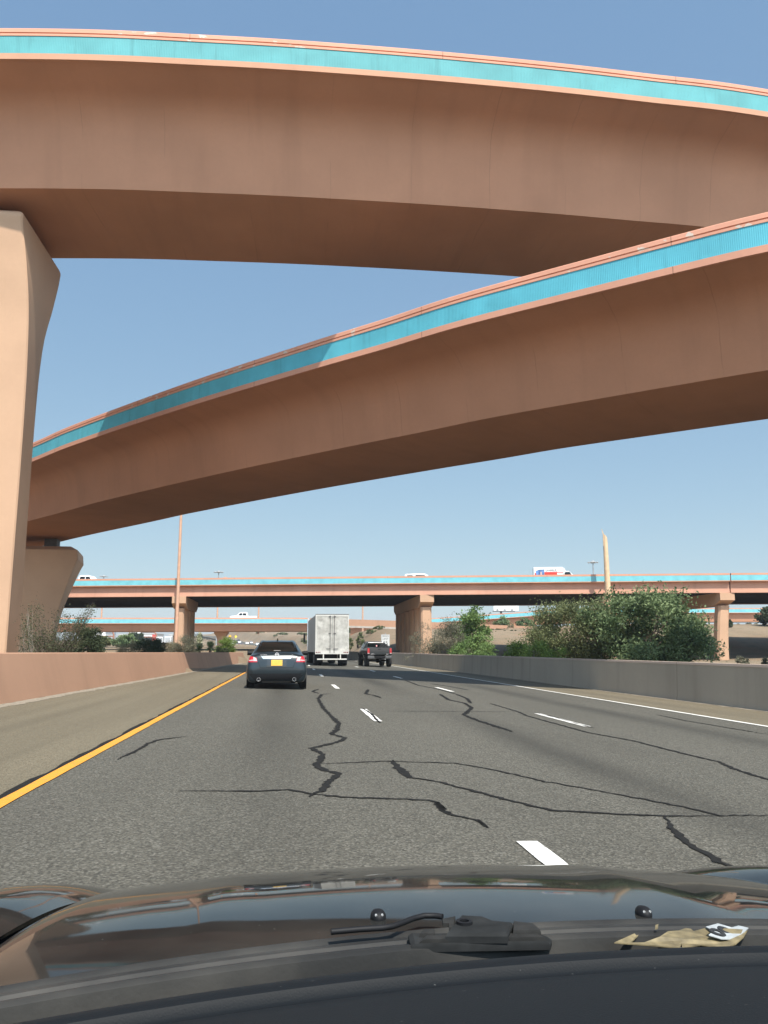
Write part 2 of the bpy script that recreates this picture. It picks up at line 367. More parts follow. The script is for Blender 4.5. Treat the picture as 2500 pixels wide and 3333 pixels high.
cracks = [(A([(1430, 143), (1390, 147), (1375, 165), (1395, 205), (1440, 250), (1465, 275), (1455, 300), (1430, 318), (1490, 335), (1470, 350), (1400, 368), (1345, 380), (1395, 405), (1385, 430), (1365, 455), (1395, 475), (1460, 490), (1420, 530), (1390, 560), (1335, 590)]), .085),
 (A([(780, 565), (1100, 566), (1250, 560), (1330, 575), (1480, 592), (1659, 597)])+B([(200, 604), (230, 615), (255, 650), (290, 668), (400, 690), (430, 712), (445, 722)]), .05),
 (B([(228, 613), (255, 650), (285, 664)]), .11), (B([(405, 690), (430, 712), (450, 724)]), .1),
 (A([(1330, 450), (1659, 436)])+B([(300, 444), (450, 468), (700, 525), (1000, 578), (1300, 635), (1450, 672), (1659, 672), (1750, 676)]), .042),
 (B([(40, 432), (65, 470), (120, 508), (220, 522)]), .1), (B([(120, 508), (220, 522), (350, 555), (500, 595), (720, 648), (900, 660), (1220, 674), (1450, 672)]), .055),
 (B([(1215, 675), (1250, 735), (1310, 790), (1400, 840), (1560, 929), (1650, 985)]), .06),
 (B([(455, 185), (580, 222), (620, 240), (880, 312), (1080, 348), (1300, 405), (1450, 440), (1510, 468), (1659, 515), (1750, 545)]), .06),
 (B([(240, 145), (280, 170), (350, 185), (380, 205), (345, 235), (400, 258), (560, 310)]), .1), (B([(310, 145), (360, 165), (375, 185), (350, 185)]), .09),
 (B([(90, 85), (150, 108), (240, 125), (310, 145)]), .1),
 (A([(505, 430), (600, 385), (640, 360), (690, 342), (820, 327)]), .05), (A([(1375, 124), (1350, 134), (1378, 143)]), .1),
 (A([(1590, 125), (1580, 145), (1620, 152), (1645, 162)]), .11), (B([(1180, 235), (1300, 260), (1659, 320)]), .05), (B([(0, 219), (300, 221), (560, 222)]), .05), (B([(200, 100), (280, 112), (365, 128)]), .1)]
for P, w in cracks:
    pts = [hit(px, py, road_z, 1, 150, 900) for px, py in P]; pts = [(p.x, p.y) for p in pts if p]
    fine = []
    for a, b in zip(pts, pts[1:]):
        n = max(2, int(math.dist(a, b)/.06))
        fine += [(lerp(a[0], b[0], k/n)+random.gauss(0, .009), lerp(a[1], b[1], k/n)+random.gauss(0, .009)) for k in range(n)]
    fine.append(pts[-1]); rows = []
    for i, p in enumerate(fine):
        a, b = fine[max(0, i-4)], fine[min(len(fine)-1, i+4)]; dx, dy = b[0]-a[0], b[1]-a[1]; L = math.hypot(dx, dy) or 1
        ww = w*.46*random.uniform(.75, 1.25)*min(1, .25+i*.09, .25+(len(fine)-1-i)*.09)
        rows.append([(p[0]+s*-dy/L*w1, p[1]+s*dx/L*w1, road_z(p[0]+s*-dy/L*w1, p[1]+s*dx/L*w1)+.006) for s, w1 in ((-1, ww*random.uniform(.65, 1.3)), (1, ww*random.uniform(.65, 1.3)))])
    sm.grid(rows)
sm.build("crack_sealant", seal, kind="structure")

# ------------------------------------------------------------------ sweeps along a plan curve
def resample(P, step):
    out = [P[0]]; acc = 0
    for a, b in zip(P, P[1:]):
        L = math.dist(a, b)
        while acc+step <= L+1e-9 and L > 0:
            acc += step; out.append(tuple(lerp(u, v, acc/L) for u, v in zip(a, b)))
        acc -= L
    return out
def frame(path, side):
    fr = []
    for i, p in enumerate(path):
        a, b = path[max(0, i-1)], path[min(len(path)-1, i+1)]; dx, dy = b[0]-a[0], b[1]-a[1]; L = math.hypot(dx, dy)
        fr.append((-dy/L*side, dx/L*side))
    return fr
def sweep(path, prof, side=1, closed=True, zf=None, cap=True):
    fr = frame(path, side); g = MB(); n = len(prof); V = [0.]; U = [0.]
    pc = list(prof)+([prof[0]] if closed else [])
    for a, b in zip(pc, pc[1:]): V.append(V[-1]+math.dist(a, b))
    for a, b in zip(path, path[1:]): U.append(U[-1]+math.dist(a[:2], b[:2]))
    vs = [(p[0]+f[0]*d, p[1]+f[1]*d, (p[2] if len(p) > 2 else 0)+z) for p, f in zip(path, fr) for d, z in prof]; fs = []; uv = []
    for k in range(len(path)-1):
        for i in range(n if closed else n-1):
            j = (i+1) % n; fs.append((k*n+i, (k+1)*n+i, (k+1)*n+j, k*n+j)); uv.append([(U[k], V[i]), (U[k+1], V[i]), (U[k+1], V[i+1]), (U[k], V[i+1])])
    if closed and cap:
        fs += [tuple(range(n)), tuple((len(path)-1)*n+i for i in range(n-1, -1, -1))]; uv += [None, None]
    g.add(vs, fs, uv); return g

def arc(pts, r=.8, n=5):                         # fillet the inner corners of a profile
    out = [pts[0]]
    for a, b, c in zip(pts, pts[1:], pts[2:]):
        u = Vector((a[0]-b[0], a[1]-b[1])); w = Vector((c[0]-b[0], c[1]-b[1])); q = min(r, .45*u.length, .45*w.length)
        p0 = Vector(b[:2])+u.normalized()*q; p1 = Vector(b[:2])+w.normalized()*q
        for k in range(n+1):
            s = k/n; p = p0*(1-s)**2+Vector(b[:2])*2*s*(1-s)+p1*s*s; out.append((p.x, p.y))
    out.append(pts[-1]); return out

def flyover(name, label, path, box, width, soff, web, mats, soffw=5.9, ov=2.3):
    T = thing(name, label, "overpass")
    mc, mp, mb, mg = mats
    fil = arc([(.10, -1.25), (ov*.85, -1.85), (web, soff)], 1.0, 7)
    far = [(2*web+soffw-d if d > 1.5 else width-d, z) for d, z in reversed(fil)]
    prof = [(.10, -1.0)]+fil+far+[(width-.1, -1.0)]
    sweep(path, prof).build("box_girder", mg, T, 25)
    sweep(path, [(.46, -.996), (width-.46, -.996)], closed=False).build("roadway", M_ASPH, T)
    for s in (0, 1):
        q = (lambda d: d) if s == 0 else (lambda d: width-d)
        P = lambda pr: [(q(d), z) for d, z in (pr if s == 0 else pr[::-1])]
        par = sweep(path, P([(0.03, -1.03), (.45, -1.03), (.30, -.31), (0.035, -.31)])).build("parapet", mg, T)
        sweep(path, P([(0.0, -1.27), (.30, -1.25), (.30, -1.032), (0.0, -1.032)])).build("edge_band", mb, T)
        sweep(path, P([(-.01, -.312), (.3, -.312), (.27, 0), (0.0, 0), (-.012, -.02), (-.015, -.17), (.03, -.175), (.03, -.215), (-.012, -.22)])).build("coping", mc, T)
        sweep(path, P([(0.012, -1.028), (.034, -1.028), (.034, -.314), (0.012, -.314)])).build("panel", mp, par)
    return T
n1 = [(-70, 41.0), (-45, 34.5), (-28, 31.2), (-11.1, 28.95), (-3.2, 28.42), (3.2, 28.3), (9, 28.38), (13.9, 28.6), (19.2, 28.95), (32, 30.6), (50, 34.6), (75, 43)]
p1 = [(x, y, 24.0) for x, y in resample(crom(n1, 12), .8)]
flyover("flyover_bridge", "highest salmon box girder flyover with bright turquoise parapet crossing the top", p1, None, 11.9, -5.0, 2.45, (M_COP, M_TURQ, M_BAND, M_BOX))
n2 = [(-62, 122), (-40, 84.5), (-24, 61.5), (-15.3, 50.2), (-11.8, 45.7), (-5.0, 37.9), (.6, 32.0), (3.3, 29.3), (5.8, 26.7), (9.7, 23.3), (11.7, 21.6), (13.3, 20.35), (20, 15.6), (33, 8.2), (50, 0.5)]
Q2 = 1.08
p2 = [(x*Q2, y*Q2, H+(13.4-H)*Q2) for x, y in resample(crom(n2, 12), .8)]
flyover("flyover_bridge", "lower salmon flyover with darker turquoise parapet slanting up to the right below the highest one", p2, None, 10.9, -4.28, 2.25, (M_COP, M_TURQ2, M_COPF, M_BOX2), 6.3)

# bridge piers: flared single shafts
def flared_pier(label, base, top, zs, secs, bearing):
    """secs: at each z four corners (x, y) near-left, near-right, far-right, far-left"""
    T = thing("bridge_pier", label, "bridge pier", base); b = Vector(base)
    g = MB(); dense = crom([(z, *[c for p in s for c in p]) for z, s in zip(zs, secs)], 5); rr = []
    for row in dense:
        q = [(row[1+2*i], row[2+2*i]) for i in range(4)]; ring = []
        for i in range(4):
            p, a, c = Vector(q[i]), Vector(q[i-1]), Vector(q[(i+1) % 4])
            for o in (a, c): d = (o-p).normalized(); ring.append((p.x+d.x*.06-b.x, p.y+d.y*.06-b.y, row[0]-b.z))
        rr.append(ring)
    g.rings(rr); g.build("shaft", M_PIER, T, 32)
    for (x, y, z0, z1, r) in bearing:
        k = MB(); k.box(x-r-b.x, x+r-b.x, y-r-b.y, y+r-b.y, z0-b.z, z1-b.z, .05); k.build("bearing", mat("bearing_steel", (.10, .085, .075), .7, .2, 4), T)
    return T
def sc(ring): return [(x*Q2, y*Q2) for x, y in ring]
def q4(xr_n, yn, xr_f, yf, w): return [(xr_n-w, yn), (xr_n, yn), (xr_f, yf), (xr_f-w, yf)]
flared_pier("tall sunlit flared pier at the left edge carrying the highest flyover", (-12.6, 34, -.2), 18.6,
    [-.2, 2, 10, 14, 16.2, 17.8, 18.35, 18.93],
    [q4(-10.55, 33.0, -11.1, 36.2, 3.2), q4(-10.52, 32.9, -11.08, 36.2, 3.2), q4(-10.40, 32.6, -11.05, 36.1, 3.3), q4(-10.45, 32.45, -10.95, 36.15, 3.5), q4(-10.6, 32.2, -10.75, 36.6, 3.8), q4(-10.80, 32.0, -10.72, 37.2, 4.1), q4(-10.85, 32.05, -10.78, 37.2, 4.1), q4(-11.45, 33.1, -11.3, 36.5, 3.2)],
    [(-13.0, 33.8, 18.8, 19.02, .45), (-13.0, 36.0, 18.8, 19.02, .45)])
flared_pier("shaded flared pier behind the tall sunlit one, under the lower flyover", (-19.6*Q2, 64.5*Q2, .5), 8.7,
    [.3, 2, 4, 6, 7.6, 8.18, 8.24, 8.7, 8.95, 9.0, 9.3],
    [sc(q4(-17.0, 63.2, -17.7, 66.5, 4.6)), sc(q4(-17.0, 63.2, -17.7, 66.5, 4.6)), sc(q4(-16.75, 63.0, -17.45, 66.7, 5.0)), sc(q4(-16.2, 62.8, -16.9, 66.9, 5.9)), sc(q4(-15.72, 62.72, -16.38, 67.1, 6.7)), sc(q4(-15.50, 62.7, -16.15, 67.2, 7.05)), sc(q4(-15.48, 62.7, -16.13, 67.2, 7.1)), sc(q4(-15.52, 62.7, -16.17, 67.2, 7.05)), sc(q4(-15.55, 62.7, -16.2, 67.2, 7.0)), sc(q4(-15.62, 62.76, -16.26, 67.14, 6.9)), sc(q4(-16.15, 63.2, -16.75, 66.7, 6.0))],
    [(-18.0*Q2, 65*Q2, 9.25, 10.12, .5), (-21.0*Q2, 65*Q2, 9.25, 10.12, .5)])

# ------------------------------------------------------------------ straight overpass with plate girders
BR = -.222
def p3y(x): return 103.3+BR*x
def p3(x0, x1, step=2., dz=0): n = max(1, int((x1-x0)/step)); return [(lerp(x0, x1, i/n), p3y(lerp(x0, x1, i/n)), 10.0+dz) for i in range(n+1)]
W3 = 28.
def overpass(label, x0, x1):
    T = thing("girder_overpass", label, "overpass")
    P = p3(x0, x1)
    for s in (0, 1):
        q = (lambda d: d) if s == 0 else (lambda d: W3-d)
        Z = lambda pr: [(q(d), z) for d, z in (pr if s == 0 else pr[::-1])]
        par = sweep(P, Z([(.03, -.85), (.4, -.85), (.3, -.22), (.03, -.22)])).build("parapet", M_BANDF, T)
        sweep(P, Z([(0, -.95), (.6, -.95), (.6, -.852), (0, -.852)])).build("edge_band", M_BAND, T)
        sweep(P, Z([(0, -.222), (.32, -.222), (.3, 0), (0, 0)])).build("coping", M_COPF, T)
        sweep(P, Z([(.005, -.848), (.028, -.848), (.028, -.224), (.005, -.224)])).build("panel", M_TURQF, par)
        gd = sweep(P, Z([(.46, -.952), (.62, -.952), (.62, -2.1), (.46, -2.1)]))
        h = sweep(P, Z([(.36, -2.1), (.72, -2.1), (.72, -2.27), (.36, -2.27)])); gd.add(h.v, h.f, h.uv)
        gd.build("girder", M_BANDF, T)
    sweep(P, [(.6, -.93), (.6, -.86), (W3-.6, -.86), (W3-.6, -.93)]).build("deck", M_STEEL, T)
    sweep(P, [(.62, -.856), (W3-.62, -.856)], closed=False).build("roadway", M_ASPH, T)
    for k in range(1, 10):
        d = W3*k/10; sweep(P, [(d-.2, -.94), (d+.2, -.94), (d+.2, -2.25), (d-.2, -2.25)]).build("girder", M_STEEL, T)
    return T
JX = 51.2
overpass("long straight salmon and turquoise overpass crossing the road, left of its expansion joint", -110, JX)
overpass("right end of the straight overpass, beyond the expansion joint above the rightmost pier", JX+.12, 120)
def oct_ring(cx, cy, w, d, z, c): return [(cx-w+c, cy-d, z), (cx+w-c, cy-d, z), (cx+w, cy-d+c, z), (cx+w, cy+d-c, z), (cx+w-c, cy+d, z), (cx-w+c, cy+d, z), (cx-w, cy+d-c, z), (cx-w, cy-d+c, z)]
def multi_pier(label, x, y0, y1, n, w, hw, ztop, zbase, capw, skew=0., taper=0.):
    T = thing("overpass_pier", label, "bridge pier", (x, y0, zbase), 0, "piers under the straight overpass")
    g = MB(); L = y1-y0; zc = ztop-zbase
    # hammer cap with raked ends
    prof = [(-1.3, zc), (-1.3, zc-.85), (.4, zc-1.45), (L-.4, zc-1.45), (L+1.3, zc-.85), (L+1.3, zc)]
    g.rings([[(-capw+skew*a, a, b) for a, b in prof], [(capw+skew*a, a, b) for a, b in prof]])
    g.build("cap", M_PIER, T)
    for k in range(n):
        cy = L*k/(n-1); c = MB(); hh = zc-1.44; rr = []
        for s in (0, .2, .4, .6, .8, 1): rr.append(oct_ring(skew*cy+taper*(s*s-1), cy, hw*(1-.06*s), w, -.4+(hh+.4)*s, .3*hw))
        c.rings(rr); c.build("column", M_PIER, T, 20)
    return T
multi_pier("overpass pier left of the dark sedan, just behind the tall light pole", -13.75, 107.6, 119, 4, .65, .62, 7.72, .9, .85)
multi_pier("deep overpass pier of many columns beside the speed limit sign", 16.6, 101.3, 124.5, 6, .7, .7, 7.72, -.3, .85)
multi_pier("rightmost overpass pier with curved front column on the gravel", 50.9, 93.6, 113, 3, .62, .72, 7.72, -.35, .9, -.02, .5)

# ------------------------------------------------------------------ second overpass and far ramp
P4 = [(x, 175-.0*x, 7.65+.004*min(x, 0)) for x in [-140+4*i for i in range(37)]]
P4 = [(x, y, z) for x, y, z in P4 if x <= 4.2]
T = thing("girder_overpass", "second straight overpass further off, low behind the first, carrying a white pickup", "overpass")
sweep(P4, [(.3, -1.1), (.5, -1.3), (1.0, -2.75), (8, -2.75), (8.8, -1.3), (9, -1.1)]).build("box_girder", M_BOX, T)
for s in (0, 1):
    q = (lambda d: d) if s == 0 else (lambda d: 9.3-d)
    Z = lambda pr: [(q(d), z) for d, z in (pr if s == 0 else pr[::-1])]
    pa = sweep(P4, Z([(.03, -1.098), (.4, -1.098), (.3, -.3), (.03, -.3)])).build("parapet", M_BANDF, T)
    sweep(P4, Z([(0, -1.2), (.29, -1.2), (.29, -1.1), (0, -1.1)])).build("edge_band", M_BANDF, T)
    sweep(P4, Z([(0, -.302), (.32, -.302), (.3, 0), (0, 0)])).build("coping", M_COPF, T)
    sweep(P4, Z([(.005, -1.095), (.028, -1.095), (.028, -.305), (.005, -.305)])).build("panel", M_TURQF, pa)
# approach wall that carries on to the right of it on the embankment
P4b = [(4.3, 175, 7.6), (12, 175, 7.4), (20, 175.2, 7.2), (34, 175.5, 6.75), (51, 176, 6.1), (75, 177, 5.6), (110, 178, 5.2)]
o = sweep(resample(crom(P4b, 8), 2.), [(0, -1.35), (.5, -1.35), (.35, 0), (0, 0)]).build("approach_wall", M_BARR); tag(o, "plain salmon wall along the top of the embankment, right of the semi trailer", "wall")
o = sweep([p for p in resample(crom(P4b, 8), 2.) if p[0] < 30], [(-.15, -1.75), (.5, -1.75), (.5, -1.352), (-.15, -1.352)]).build("abutment_beam", mat("abutment_concrete", (.38, .34, .29), .9, .2, 1.2)); tag(o, "grey concrete beam under the salmon embankment wall beside the trailer", "wall")
flp = thing("bridge_pier", "small dark pier under the second overpass, behind the light green bush", "bridge pier", (-14.2, 180, 1.6))
k = MB(); k.rings([oct_ring(0, 0, a, b, z, .25) for z, a, b in ((-.5, .75, 1.1), (1.5, .8, 1.1), (2.4, 1.05, 1.3), (2.9, 1.45, 1.6), (3.25, 1.45, 1.6))]); k.build("shaft", M_PIER, flp, 30)
P5 = [(14, 172+20, 7.6), (33, 190, 9.05-.25), (43, 189, 9.75-.3), (50, 188, 10.25-.3), (62, 186, 10.7), (80, 184, 11.0), (104, 182, 11.1), (130, 181, 11.2), (170, 181, 11.2)]
P5 = resample(crom([(x, y, z-.55) for x, y, z in P5], 8), 2.)
T = thing("ramp_bridge", "distant curving ramp bridge with turquoise band behind the trees on the right", "overpass")
sweep(P5, [(.25, -.95), (.6, -1.2), (.9, -3.1), (6.4, -3.1), (6.9, -1.2), (7.2, -.95)]).build("box_girder", M_BOX, T)
for s in (0, 1):
    q = (lambda d: d) if s == 0 else (lambda d: 7.4-d)
    Z = lambda pr: [(q(d), z) for d, z in (pr if s == 0 else pr[::-1])]
    pa = sweep(P5, Z([(.03, -1.0), (.35, -1.0), (.3, -.22), (.03, -.22)])).build("parapet", M_BANDF, T)
    sweep(P5, Z([(0, -1.12), (.24, -1.12), (.24, -1.002), (0, -1.002)])).build("edge_band", M_BANDF, T)
    sweep(P5, Z([(0, -.222), (.32, -.222), (.3, 0), (0, 0)])).build("coping", M_COPF, T)
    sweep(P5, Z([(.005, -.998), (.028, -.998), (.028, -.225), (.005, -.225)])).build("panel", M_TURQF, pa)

# ------------------------------------------------------------------ barriers along the road
bl = [(xl(y), y, road_z(xl(y), y)-.0027*max(0, y-17)) for y in [-30, -10]+[2*i for i in range(38)]]
o = sweep(bl, [(-.02, -.1), (.0, .02), (.27, .965), (.30, .985), (.48, .985), (.62, .3), (.7, -.1)], 1).build("median_barrier", M_BARR, None, 30)
tag(o, "salmon concrete median barrier along the left shoulder with a shadow band across it", "barrier")
def rw(y0, y1, st): n = int((y1-y0)/st); return [(xr(lerp(y0, y1, i/n)), lerp(y0, y1, i/n), road_z(xr(lerp(y0, y1, i/n)), lerp(y0, y1, i/n))) for i in range(n+1)]
T = thing("roadside_wall", "grey concrete barrier wall along the right shoulder below the trees", "barrier", (0, 0, 0))
rwp = rw(-30, 150, 1.5)
sweep(rwp, [(.0, -.12), (.06, .12), (.10, 1.06), (.42, 1.06), (.5, -.12)], -1).build("wall", M_GREY, T, 30)
sweep(rwp, [(.085, 1.062), (.435, 1.062), (.42, 1.13), (.10, 1.13)], -1).build("coping", concrete("wall_coping_concrete", (.46, .36, .29), streak=.2, joint=9.1), T)

# ------------------------------------------------------------------ vehicles
M_TYRE = mat("tyre_rubber", (.018, .018, .018), .85, .2, 30); M_RIM = mat("rim_alloy", (.45, .45, .46), .35, metal=.8)
M_GLASS = mat("tinted_glass", (.005, .008, .008), .06, spec=.4); M_BLACK = mat("black_plastic", (.008, .008, .009), .6, .2, 20, spec=.25)
M_CHROME = mat("chrome", (.75, .77, .8), .12, metal=1.); M_RED = mat("red_lamp", (.42, .012, .015), .18, coat=.6); M_CLEAR = mat("clear_lamp", (.5, .42, .41), .15, coat=.6)
M_PLATE = mat("yellow_plate", (.62, .36, .04), .5, .18, 25); M_WHITE = mat("white_body_paint", (.78, .78, .76), .35, .04, 2, coat=.4)
M_TXT = mat("black_lettering", (.02, .02, .02), .6)
M_NAVY = mat("slate_car_paint", (.008, .015, .019), .3, .1, 3, coat=.25); M_DARK = mat("black_car_paint", (.016, .018, .018), .3, .15, 4, coat=.7)
def wheel(parent, x, y, r, w, side, n=24):
    t = MB(); s = side
    t.lathe([(r*.62, -w/2), (r*.93, -w/2), (r, -w/2+.03), (r, w/2-.03), (r*.93, w/2), (r*.62, w/2)], 'x', (0, 0, 0), n)
    o = t.build("wheel", M_TYRE, parent, 35); o.location = (x, y, r)
    k = MB(); k.lathe([(r*.60, s*(w/2-.05)), (r*.63, s*(w/2+.004)), (r*.55, s*(w/2+.006)), (r*.5, s*(w/2-.02)), (r*.18, s*(w/2-.005)), (.001, s*(w/2))], 'x', (0, 0, 0), n); k.build("rim", M_RIM, o, 35)
    return o
class Body:
    """stations: (y, zb, w_low, z_mid, w_mid, z_sh, w_sh, z_top, w_top); y runs forward from the rear bumper"""
    def __init__(s, st, ny=5, nx=5):
        D = crom(st, ny); rr = []
        for (y, zb, wl, zm, wm, zs, ws, zt, wt) in D:
            half = [(0, zb), (wl*.6, zb), (wl, zb+.015), (wm, zm), (ws, zs), (wt, zt-.045), (wt*.62, zt-.008), (0, zt)]
            h = crom(half, nx); h = [(max(0, a), b) for a, b in h]
            rr.append([(a, y, b) for a, b in h]+[(-a, y, b) for a, b in h[-2:0:-1]])
        s.mb = MB(); s.mb.rings(rr); s.tree = BVHTree.FromPolygons(s.mb.v, s.mb.f)
    def decal(s, quad, axis, nu=10, nv=6, off=.006, sign=1):
        """quad of (u, z) corners projected on the body: axis 'r' from behind, 'f' from the front, 's' from the side"""
        g = MB(); rows = []
        for j in range(nv+1):
            row = []
            for i in range(nu+1):
                a, b = i/nu, j/nv; u = lerp(lerp(quad[0][0], quad[1][0], a), lerp(quad[3][0], quad[2][0], a), b); z = lerp(lerp(quad[0][1], quad[1][1], a), lerp(quad[3][1], quad[2][1], a), b)
                o, d = (Vector((u, -2, z)), Vector((0, 1, 0))) if axis == 'r' else (Vector((u, 9, z)), Vector((0, -1, 0))) if axis == 'f' else (Vector((3*sign, u, z)), Vector((-sign, 0, 0)))
                h = s.tree.ray_cast(o, d)
                p = h[0]+h[1]*off*(1 if h[1].dot(d) < 0 else -1) if h[0] else o+d*(2.3 if axis != 's' else 2.2)
                row.append(tuple(p))
            rows.append(row)
        return g.grid(rows)
SED = [(0.0, .42, .60, .52, .72, .62, .70, .72, .52), (.05, .26, .74, .50, .85, .80, .785, .93, .60), (.15, .21, .80, .52, .895, .93, .81, 1.055, .665), (.42, .20, .81, .55, .912, .965, .822, 1.10, .655),
       (.62, .20, .82, .56, .915, .97, .826, 1.15, .645), (1.0, .20, .82, .58, .915, .97, .83, 1.30, .59), (1.45, .20, .82, .58, .915, .97, .835, 1.435, .545), (2.1, .20, .82, .58, .915, .96, .835, 1.475, .565), (2.75, .20, .82, .58, .912, .95, .83, 1.43, .55),
       (3.3, .20, .82, .58, .91, .93, .82, 1.19, .60), (3.7, .20, .82, .56, .905, .90, .80, 1.0, .68), (4.35, .20, .80, .52, .89, .80, .77, .90, .62), (4.72, .22, .72, .48, .80, .66, .70, .74, .55), (4.86, .36, .52, .46, .62, .55, .6, .62, .42)]
def sedan(name, label, paint, loc, rz=0, detail=True, group=None):
    T = thing(name, label, "car", loc, rz, group); b = Body(SED, 6 if detail else 2, 6 if detail else 3)
    body = b.mb.build("body", paint, T, 60)
    b.decal([(-.625, 1.115), (.625, 1.115), (.535, 1.405), (-.535, 1.405)], 'r', 14, 8).build("rear_window", M_GLASS, T, 180)
    b.decal([(-.66, 1.03), (.66, 1.03), (.54, 1.40), (-.54, 1.40)], 'f', 12, 8).build("windscreen", M_GLASS, T, 180)
    for sg in (-1, 1):
        b.decal([(1.0, .99), (2.02, .985), (2.02, 1.37), (1.42, 1.355)], 's', 10, 6, .006, sg).build("side_window", M_GLASS, T, 180)
        b.decal([(2.1, .985), (3.25, .975), (2.85, 1.34), (2.1, 1.37)], 's', 10, 6, .006, sg).build("side_window", M_GLASS, T, 180)
        for y in (1.02, 3.85):
            a = MB(); a.lathe([(.375, -.02), (.375, .012), (.001, .012)], 'x', (sg*.90, y, .33), 28) if sg > 0 else a.lathe([(.375, .02), (.375, -.012), (.001, -.012)], 'x', (sg*.90, y, .33), 28)
            if detail: a.build("wheel_arch", M_BLACK, T)
            wheel(T, sg*.805, y, .325, .225, sg)
        m = MB(); m.rings([[(sg*(.80+.02*i+u), 3.02+.16*math.sin(t)*.5*(1 if u else 1), 1.065+(.045+.03*(i > 1))*math.cos(t)) for t in [2*math.pi*k/10 for k in range(10)]] for i, u in ((0, .0), (2, .05), (3, .10), (4, .13))])
        m.build("door_mirror", M_BLACK if detail else paint, T, 60)
        if not detail: b.decal([(sg*.80, .80), (sg*.58, .80), (sg*.56, .96), (sg*.78, .95)], 'r', 4, 3).build("tail_light", M_RED, T)
    if not detail: return T
    return T, b
T, b = sedan("sedan", "dark slate sedan with yellow number plate driving just ahead in the left lane", M_NAVY, (-.35, 25.55, road_z(-.35, 27)), R(.3))
for sg in (-1, 1):
    l = b.decal([(sg*.845, .80), (sg*.575, .803), (sg*.60, .93), (sg*.815, .985)], 'r', 10, 6, .012).build("tail_light", M_RED, T, 180)
    b.decal([(sg*.70, .835), (sg*.585, .835), (sg*.615, .92), (sg*.70, .955)], 'r', 5, 5, .018).build("reversing_lamp", M_CLEAR, l, 180)
    b.decal([(sg*.82, .835), (sg*.70, .85), (sg*.715, .875), (sg*.82, .86)], 'r', 4, 3, .018).build("reversing_lamp", M_CLEAR, l, 180)
    k = MB(); k.lathe([(.052, -.03), (.058, -.10), (.045, -.10), (.04, .02)], 'y', (sg*.53, .10, .295), 18); k.build("exhaust_tip", M_CHROME, T, 40)
    k = MB(); k.lathe([(.039, -.05), (.001, -.05)], 'y', (sg*.53, .10, .295), 18); k.build("exhaust_bore", M_BLACK, T, 40)
b.decal([(-.48, .985), (.48, .985), (.47, 1.02), (-.47, 1.02)], 'r', 12, 2, .002)
b.decal([(-.41, .895), (.41, .895), (.475, .97), (-.475, .97)], 'r', 16, 3, .016).build("chrome_strip", M_CHROME, T, 180)
b.decal([(-.30, .66), (.30, .66), (.29, .885), (-.29, .885)], 'r', 10, 6, .003).build("plate_recess", M_DARK, T, 180)
b.decal([(-.168, .70), (.168, .70), (.168, .872), (-.168, .872)], 'r', 6, 4, .018).build("number_plate", M_PLATE, T, 180)
b.decal([(-.56, .175), (.56, .175), (.84, .47), (-.84, .47)], 'r', 16, 5, .004).build("bumper_shade", M_BLACK, T, 180)  # black patch paints the shading of the lower bumper
b.decal([(-.44, .215), (.44, .215), (.42, .235), (-.42, .235)], 'r', 12, 2, .01).build("diffuser_lip", mat("grey_trim", (.22, .22, .22), .4), T, 180)
gm_ = mat("shut_line", (.004, .005, .005), .8)
for q in ([(-.47, .632), (.47, .632), (.47, .645), (-.47, .645)], [(-.485, .632), (-.47, .632), (-.545, .80), (-.56, .80)], [(.47, .632), (.485, .632), (.56, .80), (.545, .80)]): b.decal(q, 'r', 10, 3, .004).build("boot_seam", gm_, T, 180)
hb = b.decal([(-.11, 1.128), (.11, 1.128), (.10, 1.148), (-.10, 1.148)], 'r', 6, 2, .012).build("brake_light", mat("dull_lamp", (.25, .22, .2), .3), T, 180)
h0 = b.tree.ray_cast(Vector((0, -2, 1.03)), Vector((0, 1, 0))); ye = h0[0].y-.02
k = MB(); n = 24
k.rings([[(rr_*math.cos(2*math.pi*i/n), ye+dy, 1.03+rr_*math.sin(2*math.pi*i/n)) for i in range(n)] for rr_, dy in ((.058, 0), (.058, -.012), (.042, -.012), (.042, 0))], cap=False); k.box(-.066, .066, ye-.016, ye-.002, 1.018, 1.042); k.build("emblem", M_CHROME, T)
lettering("ALTIMA", .05, "lettering", M_CHROME, T, (-.40, b.tree.ray_cast(Vector((-.40, -2, 1.02)), Vector((0, 1, 0)))[0].y-.008, 1.02), (math.pi/2, 0, 0), .003, xs=1.2)
lettering("S", .05, "lettering", M_CHROME, T, (.46, b.tree.ray_cast(Vector((.46, -2, 1.02)), Vector((0, 1, 0)))[0].y-.008, 1.02), (math.pi/2, 0, 0), .003)
lettering("ABQ", .045, "dealer_badge", M_CHROME, T, (-.47, b.tree.ray_cast(Vector((-.47, -2, .84)), Vector((0, 1, 0)))[0].y-.008, .84), (math.pi/2, 0, 0), .003, xs=1.2) if False else None
k = MB(); k.tube([(.0, 1.75, 1.47), (.0, 1.68, 1.52), (.0, 1.58, 1.53)], .02, 6, .008); k.build("aerial", M_BLACK, T, 60)

